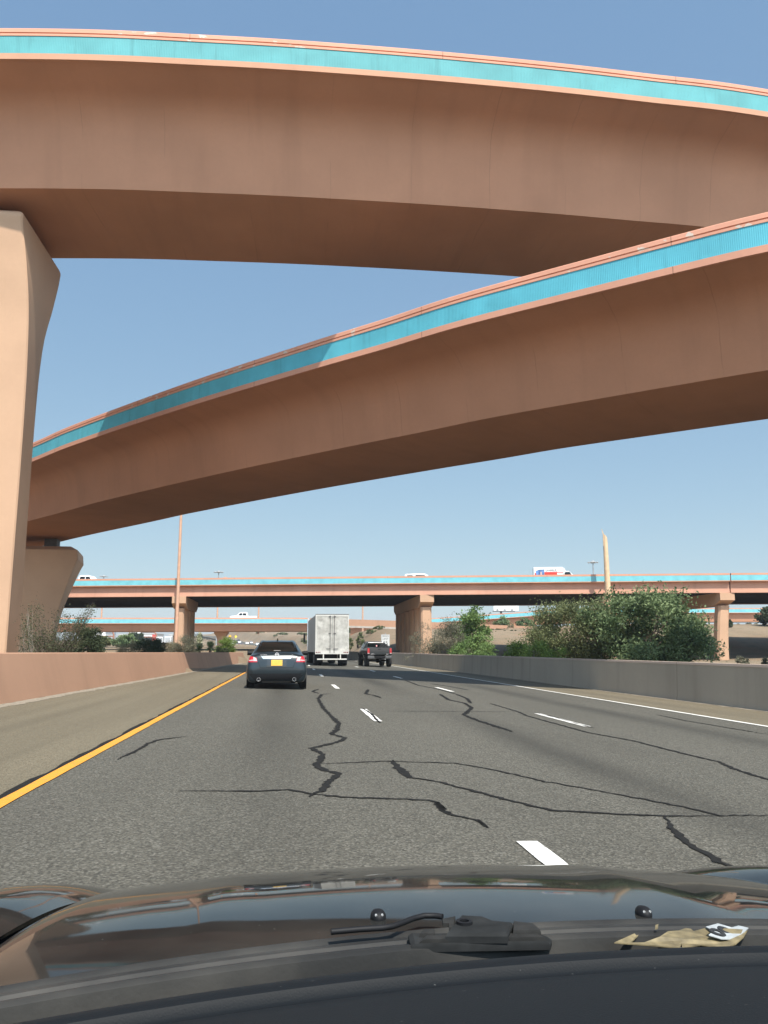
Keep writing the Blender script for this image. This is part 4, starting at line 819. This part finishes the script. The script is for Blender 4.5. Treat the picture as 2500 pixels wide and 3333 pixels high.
for px, py, Y, lab in ((519, 2086, 300, "white box van parked in front of the far red sign"), (546, 2088, 290, "white box van parked beside the far light pole")):
    p = at_y(px, py, Y); T = thing("delivery_van", lab, "van", (p.x, Y, terrain(p.x, Y))); 
    k = MB(); k.box(-1.1, 1.1, 0, 4.5, .55, 2.9, .06); k.build("box_body", M_WHITE, T)
    k = MB(); k.rings([[(-1, 4.5, .5), (1, 4.5, .5), (1, 4.5, 2.1), (-1, 4.5, 2.1)], [(-1, 5.3, .5), (1, 5.3, .5), (.9, 5.2, 2.0), (-.9, 5.2, 2.0)], [(-1, 6.3, .5), (1, 6.3, .5), (.9, 6.2, 1.1), (-.9, 6.2, 1.1)]]); k.build("cab", M_WHITE, T)
    k = MB(); k.box(-.9, .9, -.02, -.005, .9, 2.6); k.build("rear_door", MATS["silver_paint"], T)
    for sg in (-1, 1):
        for y in (.9, 5.2): wheel(T, sg*.95, y, .38, .25, sg, 12)

# ------------------------------------------------------------------ plants
def leafmat(name, dark, light, rough=.6):
    m, t, tc = newmat(name, rough); at = t.n.new("ShaderNodeAttribute"); at.attribute_name = "tint"
    c = t.mix(at.outputs["Fac"], dark, light); t.l.new(c, t.p.inputs["Base Color"]); t.p.inputs["Specular IOR Level"].default_value = .25
    tr = t.n.new("ShaderNodeBsdfTranslucent"); t.l.new(c, tr.inputs[0]); mx = t.n.new("ShaderNodeMixShader"); mx.inputs[0].default_value = .28
    t.l.new(t.p.outputs[0], mx.inputs[1]); t.l.new(tr.outputs[0], mx.inputs[2]); t.l.new(mx.outputs[0], t.n["Material Output"].inputs[0]); return m
L_BROAD = leafmat("broad_green_leaves", (.06, .105, .040), (.235, .30, .14)); L_OLIVE = leafmat("olive_leaves", (.08, .10, .042), (.24, .265, .12)); L_SHADY = leafmat("shaded_creosote_leaves", (.035, .043, .02), (.11, .12, .055)); L_LIME = leafmat("lime_leaves", (.10, .17, .03), (.24, .32, .08))  # bridge shade is put into the creosote leaf colour
L_FRESH = leafmat("fresh_green_leaves", (.06, .12, .03), (.19, .28, .09)); L_GREY = leafmat("grey_green_leaves", (.10, .10, .065), (.26, .25, .17)); L_DARK = leafmat("dark_green_leaves", (.022, .036, .018), (.075, .095, .045)); L_DRY = leafmat("dry_straw_leaves", (.20, .17, .10), (.40, .34, .21)); L_YUC = leafmat("yucca_blades", (.045, .075, .045), (.14, .18, .10))
M_BARK = mat("bark", (.13, .095, .07), .9, .3, 12); M_PALE = mat("pale_twig", (.25, .21, .17), .9, .2, 12)
def rnd_dir():
    z = random.uniform(-1, 1); a = random.uniform(0, 2*math.pi); r = math.sqrt(1-z*z); return Vector((r*math.cos(a), r*math.sin(a), z))
def leaf(g, p, size, tint, up=.3, asp=.5):
    n = (rnd_dir()+Vector((0, 0, up))).normalized(); a = n.orthogonal().normalized(); a.rotate(Matrix.Rotation(random.uniform(0, 6.28), 3, n)); b = n.cross(a)
    L = size*random.uniform(.6, 1.3); w = L*asp
    g.add([p-a*L*.5, p+b*w*.5+n*L*.06, p+a*L*.5, p-b*w*.5+n*L*.06], [(0, 1, 2, 3)]); g.tint.append(max(0, min(1, tint+random.gauss(0, .14))))
def crown(g, c, rx, ry, rz, nclump, nleaf, size, spread=.2, low=-.75, bumpy=.25, asp=.5):
    cl = []
    for _ in range(nclump):
        d = rnd_dir()
        while d.z < low: d = rnd_dir()
        k = random.uniform(.35, 1)**.5*(1+random.gauss(0, bumpy*.5)); cl.append((Vector((c[0]+d.x*rx*k, c[1]+d.y*ry*k, c[2]+d.z*rz*k)), random.uniform(.15, .85), random.uniform(.6, 1.4)))
    for p, ti, sc_ in cl:
        s_ = spread*min(rx, rz)*sc_
        for _ in range(int(2.3*nleaf/nclump*sc_)): leaf(g, p+Vector((random.gauss(0, s_), random.gauss(0, s_), random.gauss(0, s_*.75))), size*1.45, ti, asp=asp)
    return cl
def plant(name, label, cat, px0, px1, ptop, Y, material, n, size, nclump=40, base=None, rdepth=.9, trunk=.12, group=None, low=-.75, spread=.2, bumpy=.25, asp=.5, twig=M_BARK, cz=.55, hz=.47):
    a, b = at_y(px0, ptop, Y), at_y(px1, ptop, Y); cx = (a.x+b.x)/2; gz = terrain(cx, Y) if base is None else base; h = a.z-gz; w = b.x-a.x
    T = thing(name, label, cat, (cx, Y, gz), 0, group); g = MB()
    cl = crown(g, (0, 0, h*cz), w*.44, w*.44*rdepth, h*hz, nclump, n, size, spread, low, bumpy, asp); g.build("crown", material, T)
    if trunk:
        k = MB(); top = Vector((random.uniform(-.05, .05)*w, 0, h*.4)); k.tube([(0, 0, -.3), (w*.01, 0, h*.2), top], trunk, 8, trunk*.6)
        for p, _, _ in random.sample(cl, min(10, len(cl))): m_ = top.lerp(p, .5)+Vector((0, 0, -.05*h)); k.tube([Vector((0, 0, h*random.uniform(.08, .35))), m_, p], trunk*.45, 6, trunk*.12)
        k.build("trunk", twig, T, 60)
    return T
def band(px, Y): return at_y(px, 2000, Y).x
# right of the road, behind the wall
plant("tree", "largest broad leafy green tree behind the right wall, under the snapped pole's right side", "tree", 1905, 2296, 1925, 58, L_BROAD, 12000, .17, 105, -.3, .8, .13, spread=.15, cz=.48, hz=.52, low=-.95, bumpy=.3)
plant("tree", "olive brown feathery tree left of the largest green tree", "tree", 1690, 2060, 1955, 62, L_OLIVE, 12500, .135, 110, -.3, .8, .11, spread=.16, cz=.5, hz=.5, low=-.95, asp=.45, bumpy=.2)
plant("shrub", "bright lime green shrub at the foot of the olive tree", "shrub", 1635, 1840, 2078, 52, L_LIME, 3600, .11, 40, -.3, .8, .05, spread=.2, cz=.42, hz=.5, asp=.35)
plant("tree", "fresh green tree with bright leaves right of the deep pier", "tree", 1468, 1602, 1990, 74, L_FRESH, 4600, .16, 75, -.3, .9, .09, spread=.17, cz=.46, hz=.54, low=-.95, bumpy=.22)
plant("shrub", "grey olive bush in front of the deep pier's right column", "shrub", 1395, 1530, 2022, 71, L_GREY, 3800, .11, 50, -.3, .9, .07, spread=.2, cz=.46, hz=.5, asp=.35, bumpy=.4)
plant("shrub", "thin straggly grey bush against the deep pier's columns", "shrub", 1330, 1425, 2030, 73, L_GREY, 1100, .10, 34, -.3, .8, .05, spread=.2, cz=.5, hz=.5, asp=.35, bumpy=.5, twig=M_PALE)
plant("shrub", "low green shrub between the fresh green tree and the wall", "shrub", 1440, 1600, 2085, 66, L_FRESH, 1800, .11, 30, -.3, .8, .04, cz=.4, hz=.5)
for px0, px1, pt, Y, lab in ((1603, 1662, 2006, 182, "round green bush in front of the distant ramp, left one"), (1676, 1740, 2013, 178, "dark green bush in front of the distant ramp, nearest the olive tree"), (1585, 1655, 2052, 158, "dark hedge clump on the tan slope, upper one"), (1640, 1716, 2063, 152, "dark hedge clump on the tan slope, lower right one"), (1560, 1602, 2062, 150, "dark hedge clump half hidden by the fresh green tree")):
    plant("shrub", lab, "shrub", px0, px1, pt, Y, L_BROAD if Y > 170 else L_DARK, 900, .3, 20, None, .8, .06, cz=.42, hz=.5)
plant("shrub", "small dry leafless bush in front of the salmon embankment wall", "shrub", 1648, 1676, 2030, 165, L_DRY, 160, .18, 14, None, .8, .06, twig=M_PALE)
plant("tree", "dark evergreen tree at the right edge beyond the overpass", "tree", 2462, 2570, 1975, 140, L_DARK, 2600, .4, 40, None, .8, .2, low=-.95)
plant("shrub", "dark pointed bush right behind the rightmost pier's front column", "shrub", 2360, 2386, 2020, 138, L_DARK, 600, .3, 14, None, .8, .06)
plant("shrub", "grey green bushes in front of the far ramp, right of the rightmost pier", "shrub", 2385, 2475, 2030, 172, L_GREY, 1200, .35, 24, None, .6, .06)
plant("shrub", "low dry shrub on the gravel behind the right wall, left one", "shrub", 2392, 2440, 2141, 62, L_GREY, 700, .09, 16, -.2, .8, .03)
plant("shrub", "low dry shrub on the gravel behind the right wall at the right edge", "shrub", 2470, 2535, 2143, 58, L_GREY, 800, .09, 16, -.2, .8, .03)
for px0, px1, pt, Y, lab in ((1160, 1185, 2061, 150, "dark bush on the slope just right of the semi trailer"), (1190, 1225, 2050, 158, "middle bush on the slope right of the semi trailer"), (1212, 1262, 2037, 160, "tallest bush on the slope beside the deep pier"), (1133, 1150, 2068, 148, "bush peeping out behind the trailer's right edge")):
    plant("shrub", lab, "shrub", px0, px1, pt, Y, L_OLIVE, 500, .22, 16, None, .8, .05)
proto = None
for i in range(42):                              # shrubs dotted over the cut slope right of the far road
    Y = random.uniform(185, 500); d = random.uniform(3, 26); x = xr(Y)+d; sz = random.uniform(.7, 1.9)
    if proto is None:
        T = thing("shrub", "small olive shrub dotted on the tan hillside between the sedan and the trailer", "shrub", (x, Y, terrain(x, Y)), 0, "shrubs dotted on the hillside"); g = MB(); crown(g, (0, 0, .45), .75, .75, .5, 14, 260, .22); g.build("crown", L_OLIVE, T); proto = T
    else:
        c_ = copy_tree(proto); c_.location = (x, Y, terrain(x, Y)); c_.rotation_euler.z = random.uniform(0, 6); c_.scale = (sz, sz, sz*.9)
# left of the road, behind the barrier
plant("shrub", "dark bush just right of the wispy creosote bush, behind the barrier", "shrub", 240, 350, 2040, 40, L_DARK, 4200, .075, 50, .3, .8, .04, spread=.2, cz=.45, hz=.52, asp=.35, bumpy=.4)
plant("shrub", "dark green rounded bush behind the barrier, left of the light pole", "shrub", 438, 548, 2077, 66, L_DARK, 3600, .085, 40, .55, .8, .04, cz=.45, hz=.5, asp=.35, bumpy=.4)
plant("shrub", "straw coloured dry bush behind the barrier, between the two dark bushes", "shrub", 372, 470, 2088, 68, L_DRY, 2400, .08, 36, .55, .8, .03, cz=.45, hz=.5, asp=.2)
plant("shrub", "pale grey bush at the foot of the light pole", "shrub", 556, 670, 2072, 69, L_GREY, 3600, .08, 44, .6, .8, .03, cz=.45, hz=.5, asp=.25, bumpy=.4)
plant("shrub", "straw grass tuft between the dark round bush and the pale grey bush", "shrub", 525, 590, 2088, 70, L_DRY, 1600, .08, 24, .6, .8, .03, cz=.45, hz=.5, asp=.2)
plant("shrub", "light yellow green bush at the right end of the barrier planting", "shrub", 702, 770, 2070, 68, L_LIME, 2600, .09, 30, .6, .8, .04, cz=.45, hz=.5, asp=.35)
plant("shrub", "dark low foliage under the yellow green bush", "shrub", 690, 752, 2106, 67, L_DARK, 900, .09, 16, .6, .8, .03, cz=.45, hz=.5)
for px0, px1, pt, Y, lab, mm in ((360, 450, 2066, 170, "wide green tree in the middle distance below the second overpass", L_BROAD), (300, 372, 2070, 190, "dull green tree left of the wide green tree in the middle distance", L_OLIVE), (423, 450, 2060, 300, "dark round tree left of the pair before the cream shop", L_DARK), (449, 469, 2060, 310, "dark pointed tree right of the pair before the cream shop", L_DARK), (641, 660, 2064, 300, "dark tree just right of the left overpass pier", L_DARK), (562, 580, 2060, 320, "dark tree touching the left side of the light pole", L_DARK), (455, 560, 2090, 120, "dry grassy mound in the middle distance left of the light pole", L_DRY), (820, 843, 2070, 570, "dark bush beside the far road at the hillside foot, left one", L_OLIVE), (838, 860, 2078, 540, "dark bush beside the far road at the hillside foot, right one", L_OLIVE)):
    plant("tree" if Y > 165 and mm is not L_DRY else "shrub", lab, "tree" if Y > 165 and mm is not L_DRY else "shrub", px0, px1, pt, Y, mm, 1400, .012*w_ if False else .0022*Y, 26, None, .7, .12 if Y > 165 else .04, cz=.48, hz=.5, low=-.95)
# yuccas
def yucca(label, px, ptop, Y, rw_, base, stalk=None):
    a = at_y(px, ptop, Y); T = thing("yucca", label, "yucca", (a.x, Y, base)); c = Vector((0, 0, (a.z-base)*.5)); g = MB(); L0 = rw_
    for i in range(420):
        d = rnd_dir()
        if d.z < -.55: d.z *= -1
        L = L0*random.uniform(.75, 1.1); s_ = d.cross(Vector((0, 0, 1))); s_ = s_.normalized() if s_.length > .05 else Vector((1, 0, 0)); w = .022
        p0 = c+d*.08; p1 = c+d*L*.6; p2 = c+d*L+Vector((0, 0, -.06*L))
        g.add([p0-s_*w, p0+s_*w, p1+s_*w*.8, p2, p1-s_*w*.8], [(0, 1, 2, 4), (4, 2, 3)]); ti = random.uniform(.1, .9); g.tint += [ti, ti]
    g.build("blades", L_YUC, T)
    k = MB(); k.tube([(0, 0, -.2), c], .13, 8, .1); k.build("trunk", M_BARK, T)
    if stalk:
        z = at_y(px, stalk, Y).z-base; k = MB(); k.tube([c, (0.02, 0, z)], .03, 6, .015); k.build("stalk", M_BARK, T)
        g = MB()
        for i in range(500): h_ = random.uniform(.35, 1); leaf(g, Vector((random.gauss(0, .12*(1.2-h_)+.03), random.gauss(0, .12*(1.2-h_)+.03), lerp(c.z, z, h_))), .07, random.uniform(.2, .9), asp=.7)
        g.build("flowers", leafmat("cream_flowers", (.40, .42, .22), (.62, .62, .42)), T)
yucca("dark spiky yucca behind the barrier near the sedan", 686, 2073, 67, .62, .55)
yucca("yucca with a cream flower stalk left of the dark spiky one", 650, 2085, 68, .5, .55, 2058)
# creosote bushes in front of the shaded pier: stems that splay, tufts at the ends
def wispy(label, px, Y, base, tips, nst, material, twig, size=.06):
    x0 = at_y(px, 2100, Y).x; T = thing("creosote_bush", label, "bush", (x0, Y, base), 0); g = MB(); k = MB()
    for i in range(nst):
        tx, ty = random.choice(tips); tx += random.gauss(0, 9); ty += random.gauss(0, 9); yy = Y+random.uniform(-.7, .7); e = at_y(tx, ty, yy)-Vector((x0, Y, base)); b0 = Vector((random.gauss(0, .12), random.gauss(0, .1), -.1))
        m_ = b0.lerp(e, .5)+Vector((random.gauss(0, .12), random.gauss(0, .12), random.uniform(-.05, .25))); k.tube([b0, m_, e], .009, 5, .003)
        for q in range(60):
            s_ = random.uniform(.35, 1.02); p = (b0.lerp(m_, s_*2) if s_ < .5 else m_.lerp(e, s_*2-1)); sp = .10; leaf(g, p+Vector((random.gauss(0, sp), random.gauss(0, sp), random.gauss(0, sp))), size, random.uniform(.2, .8), asp=.5)
    g.build("foliage", material, T); k.build("stems", twig, T, 60); return T
wispy("wispy creosote bush with long airy sprays in front of the shaded pier", 190, 32, .3, [(95, 2000), (110, 1962), (82, 2040), (150, 2050), (180, 2010), (200, 2000), (214, 1998), (250, 2020), (262, 2010), (290, 1990), (302, 1982), (285, 2008), (225, 2040), (240, 2060), (130, 2080), (170, 2080), (210, 2085), (150, 2100), (200, 2105), (240, 2100), (265, 2080), (120, 2030), (185, 2050)], 150, L_SHADY, M_BARK)
wispy("bare pale twiggy bush beside the tall pier's foot", 108, 29, .3, [(78, 2085), (98, 2045), (92, 2075), (70, 2060), (80, 2000), (90, 1985), (75, 2030)], 12, L_SHADY, M_PALE)

# ------------------------------------------------------------------ the car the photograph is taken from
HC = thing("car", "dark bonnet, cowl and dashboard of the car the view is taken from", "car", (0, 0, 0))
XC = .30
def hz_(x, y): t_ = y-1.35; return .77-.0155*t_-.1356*t_*t_-.075*(x-XC)**2
m, t, tc = newmat("bonnet_paint", .09); MB_ = m; ob = tc.outputs["Object"]; t.p.inputs["Base Color"].default_value = (.012, .014, .015, 1); t.p.inputs["Specular IOR Level"].default_value = .075
dust = t.math('MULTIPLY', t.ramp(t.noise(ob, 5, 6), .35, .75), .14); sk = t.math('GREATER_THAN', t.noise(ob, 95, 2), .77)
t.l.new(t.mix(t.math('ADD', dust, t.math('MULTIPLY', sk, .5)), (.015, .0155, .015), (.17, .155, .13)), t.p.inputs["Base Color"]); t.l.new(t.math('ADD', .03, t.math('MULTIPLY', dust, .35)), t.p.inputs["Roughness"])
gp = [hit(px, py, hz_, .8, 3, 900) for px, py in ((0, 3006), (100, 2966), (200, 2928), (340, 2888))]; print("gap", [tuple(round(v, 3) for v in p) if p else None for p in gp])
GAP = [(1.0, -.50), (1.35, -.50), (1.7, -.49), (2.0, -.47), (2.75, -.36)]
if all(gp): GAP = [(1.0, gp[0].x-.02)]+sorted([(p.y, p.x) for p in gp])+[(2.75, gp[-1].x+.12)]
def gl(y): return interp(GAP, y)
def gr(y): return 2*XC+.06-gl(y)
def rear(x): return 1.345-.18*(x-.45)**2         # rear edge of the bonnet follows the windscreen
k = MB(); rows = []
for j in range(41):
    row = []
    for i in range(41):
        u = i/40; x0 = lerp(-.45, 1.05, u); y = lerp(rear(x0), 2.75, (j/40)); x = lerp(gl(y)+.012, gr(y)-.012, u); crease = .004*math.exp(-((abs(x-XC)-.42)/.05)**2)
        row.append((x, y, hz_(x, y)+crease-(.012 if i in (0, 40) else 0)))
    rows.append(row)
k.grid(rows); k.grid([[(p[0], p[1], p[2]), (p[0], p[1]+.01, p[2]-.2)] for p in rows[-1]]); k.build("bonnet", MB_, HC, 180)
for sg in (-1, 1):
    rows = []
    for j in range(37):
        y = lerp(.95, 2.7, j/36); row = []; x0 = gl(y)-.012 if sg < 0 else gr(y)+.012
        for i in range(15):
            d = i/14*.42; x = x0+sg*d; z = hz_(x0, y)-.012+.036*math.sin(min(1, d/.16)*math.pi/2)*(1-sstep(.14, .42, d)*1.2)*sstep(.9, 1.5, y)-(.55*sstep(.2, .42, d)); row.append((x, y, z))
        rows.append(row)
    k = MB(); k.grid(rows); k.build("fender", MB_, HC, 180)
    k = MB(); k.grid([[((gl(y) if sg < 0 else gr(y))-.03, y, hz_(gl(y) if sg < 0 else gr(y), y)-.03), ((gl(y) if sg < 0 else gr(y))+.03, y, hz_(gl(y) if sg < 0 else gr(y), y)-.03)] for y in [.95+.1*i for i in range(18)]]); k.build("shut_line_seal", M_BLACK, HC)
def across(rowsf, name, material, sm_=60):
    k = MB(); XS = [-.75+.05*i for i in range(43)]
    k.grid([[(x, a+.024-.18*(x-.45)**2, z-.025*(x-.45)**2) for x in XS] for a, z in rowsf]); return k.build(name, material, HC, sm_)
m, t, tc = newmat("cowl_plastic", .6); ob = tc.outputs["Object"]; t.l.new(t.mix(t.ramp(t.noise(ob, 6, 5), .4, .7), (.022, .022, .021), (.055, .052, .046)), t.p.inputs["Base Color"]); t.bump(t.noise(ob, 160, 2), .2, .002); M_COWL = m; t.p.inputs['Specular IOR Level'].default_value = .2
across([(1.350, .755), (1.345, .772), (1.335, .776), (1.318, .774), (1.308, .766), (1.300, .766), (1.292, .779), (1.280, .785), (1.262, .787), (1.255, .780), (1.247, .780), (1.240, .789), (1.215, .795), (1.205, .792), (1.200, .77), (1.19, .70)], "cowl_panel", M_COWL, 40)
across([(1.19, .71), (1.0, .74)], "windscreen_seal", mat("seal_black", (.002, .002, .002), .9, spec=.1))
m, t, tc = newmat("dash_plastic", .6); ob = tc.outputs["Object"]; t.l.new(t.mix(t.math('MULTIPLY', t.math('GREATER_THAN', t.noise(ob, 130, 2), .76), .6), (.008, .0095, .011), (.09, .09, .085)), t.p.inputs["Base Color"]); t.bump(t.noise(ob, 420, 2), .35, .001); M_DASH = m; t.p.inputs['Specular IOR Level'].default_value = .15
across([(1.035, .70), (1.032, .812), (1.022, .838), (1.0, .845), (.985, .8475), (.975, .846), (.968, .838), (.958, .836), (.945, .842), (.90, .852), (.82, .868), (.70, .885), (.55, .895), (.42, .88)], "dashboard", M_DASH, 40)
def px3(px, py, z): return at_z(px, py, z)
# washer nozzles on the bonnet
for px, py in ((1231, 2988), (2095, 2977)):
    p = hit(px, py, hz_, .8, 3, 900); k = MB(); rr_ = []
    for r_, z in ((.0125, -.003), (.013, .002), (.012, .007), (.009, .011), (.004, .013)): rr_.append([(r_*math.cos(a), r_*math.sin(a)*1.5, z) for a in [2*math.pi*i/16 for i in range(16)]])
    k.rings(rr_); o = k.build("washer_nozzle", M_BLACK, HC, 60); o.location = p
    for dx in (-.005, .005):
        k = MB(); k.lathe([(.0018, 0), (.0018, -.002), (.0009, -.002), (.0009, .001)], 'y', (dx, -.0135, .0088), 10); k.build("jet", MATS["sign_white"], o)
# wiper resting along the cowl
ZW = .805
W = lambda x, y, z=ZW: px3(1280+x*.36166, 2930+y*.36166, z)
wp = MB(); a = W(150, 395, .80); b_ = W(1415, 370, .80)
def slab(P, z0, z1, name, material, parent, bv=True):
    k = MB(); lo = [(p.x, p.y, z0) for p in P]; hi = [(p.x, p.y, z1) for p in P]; c = sum((Vector(v) for v in hi), Vector())/len(hi)
    k.rings([lo, [(p.x, p.y, z1-.004) for p in P], [tuple(Vector(v).lerp(c, .06)) for v in hi]]); return k.build(name, material, parent, 30)
M_WIP = mat("wiper_plastic", (.022, .023, .023), .85, .3, 30, spec=.1); M_WIPL = mat("worn_wiper_plastic", (.024, .0235, .022), .7, .3, 40, spec=.15)
arm = slab([W(160, 395, .797), W(1415, 372, .797), W(1425, 330, .797), W(1300, 275, .797), W(250, 300, .797), W(135, 290, .797)], .786, .797, "wiper_blade", M_WIP, HC)
slab([W(235, 355, .802), W(1380, 328, .802), W(1310, 290, .802), W(270, 318, .802)], .796, .802, "blade_ridge", M_WIPL, arm)
hd = slab([W(470, 300, .809), W(1030, 300, .809), W(1080, 200, .809), W(900, 182, .809), W(800, 142, .809), W(610, 132, .809), W(560, 190, .809)], .796, .809, "wiper_arm", M_WIP, HC)
k = MB(); c = W(640, 190, .812); k.lathe([(.012, .0), (.012, .005), (.007, .005), (.007, .001), (.001, .001)], 'z', (c.x, c.y, .808), 16); k.build("pivot_nut", M_BLACK, hd, 40)
slab([W(1075, 275, .807), W(1330, 265, .807), W(1260, 205, .807), W(1080, 185, .807)], .796, .807, "arm_clip", M_WIPL, hd)
slab([W(235, 300, .802), W(378, 300, .802), W(375, 255, .802), W(275, 258, .802)], .796, .802, "blade_end", M_WIPL, arm)
slab([W(440, 165, .803), W(560, 140, .803), W(545, 250, .803), W(500, 245, .803), W(505, 205, .803), W(445, 205, .803)], .797, .803, "hose_clip", M_WIPL, hd)
k = MB(); k.tube([W(x, y, .79) for x, y in ((445, 150), (380, 140), (280, 140), (180, 165), (80, 205), (0, 235), (-100, 250), (-300, 262), (-560, 285))], .0045, 8); k.build("washer_hose", M_BLACK, HC, 60)
# torn scrap stuck on the cowl
Z = .795; S = lambda x, y, z=Z: px3(1950+x*.3315, 2900+y*.3315, z)
SC = thing("paper_scrap", "torn yellowish scrap with a dark figure 8 lying on the cowl at the right", "paper", tuple(S(900, 480)))
o0 = Vector(S(900, 480))
def sheet(P, name, material, parent, th=.0015, lift=0.):
    k = MB(); lo = [tuple(S(x, y)-o0+Vector((0, 0, lift+.004*math.sin(x*.013)))) for x, y in P]; hi = [(a, b, c+th) for a, b, c in lo]; k.rings([lo, hi]); return k.build(name, material, parent)
pm_ = mat("yellowed_paper", (.17, .135, .07), .7, .5, 45, coord='Object'); wm_ = mat("white_paper_layer", (.36, .38, .38), .6, .2, 60)
top_ = [(150, 545), (260, 460), (390, 380), (405, 400), (330, 470), (310, 492), (440, 500), (600, 488), (680, 420), (780, 380), (850, 345), (900, 360), (930, 390), (1080, 395), (1170, 355), (1300, 355), (1370, 340), (1460, 395), (1420, 450), (1340, 500), (1240, 555), (1000, 550), (815, 545), (810, 500), (790, 545), (500, 548)]
body = sheet(top_, "paper", pm_, SC)
sheet([(1050, 400), (1170, 355), (1300, 355), (1370, 338), (1468, 392), (1400, 430), (1290, 470), (1200, 497), (1080, 485), (1130, 440)], "white_layer", wm_, SC, .0012, .0022)
k = MB()
def ring8(cx, cy, rx, ry, w):
    n = 18; O = [(cx+rx*math.cos(2*math.pi*i/n)-ry*.9*math.sin(2*math.pi*i/n)*-.6, cy+ry*math.sin(2*math.pi*i/n)) for i in range(n)]; I = [(cx+(x-cx)*w, cy+(y-cy)*w) for x, y in O]
    f = lambda P, dz: [tuple(S(x, y)-o0+Vector((0, 0, .0042+dz+.004*math.sin(x*.013)))) for x, y in P]; k.rings([f(O, 0), f(O, .001), f(I, .001), f(I, 0)], cap=False)
ring8(1165, 452, 85, 26, .45); ring8(1250, 408, 85, 26, .45); k.build("dark_figure", M_TXT, SC)
sheet([(800, 545), (815, 545), (820, 605), (810, 605)], "torn_strip", wm_, SC, .0012, .001)
sheet([(552, 412), (556, 372), (585, 368), (578, 408)], "torn_fragment", pm_, SC, .0012, .001)

# ------------------------------------------------------------------ thin summer haze round the whole scene
hm = bpy.data.materials.new("haze"); hm.use_nodes = True; hn = hm.node_tree.nodes; hn.remove(hn["Principled BSDF"])
hv = hn.new("ShaderNodeVolumePrincipled"); hv.inputs["Color"].default_value = (.86, .92, 1.0, 1); hv.inputs["Density"].default_value = .00028; hv.inputs["Anisotropy"].default_value = .2
hm.node_tree.links.new(hv.outputs[0], hn["Material Output"].inputs["Volume"])
hb = MB(); hb.box(-1520, 1520, -280, 2220, -3, 60); hb.build("haze", hm, kind="stuff")
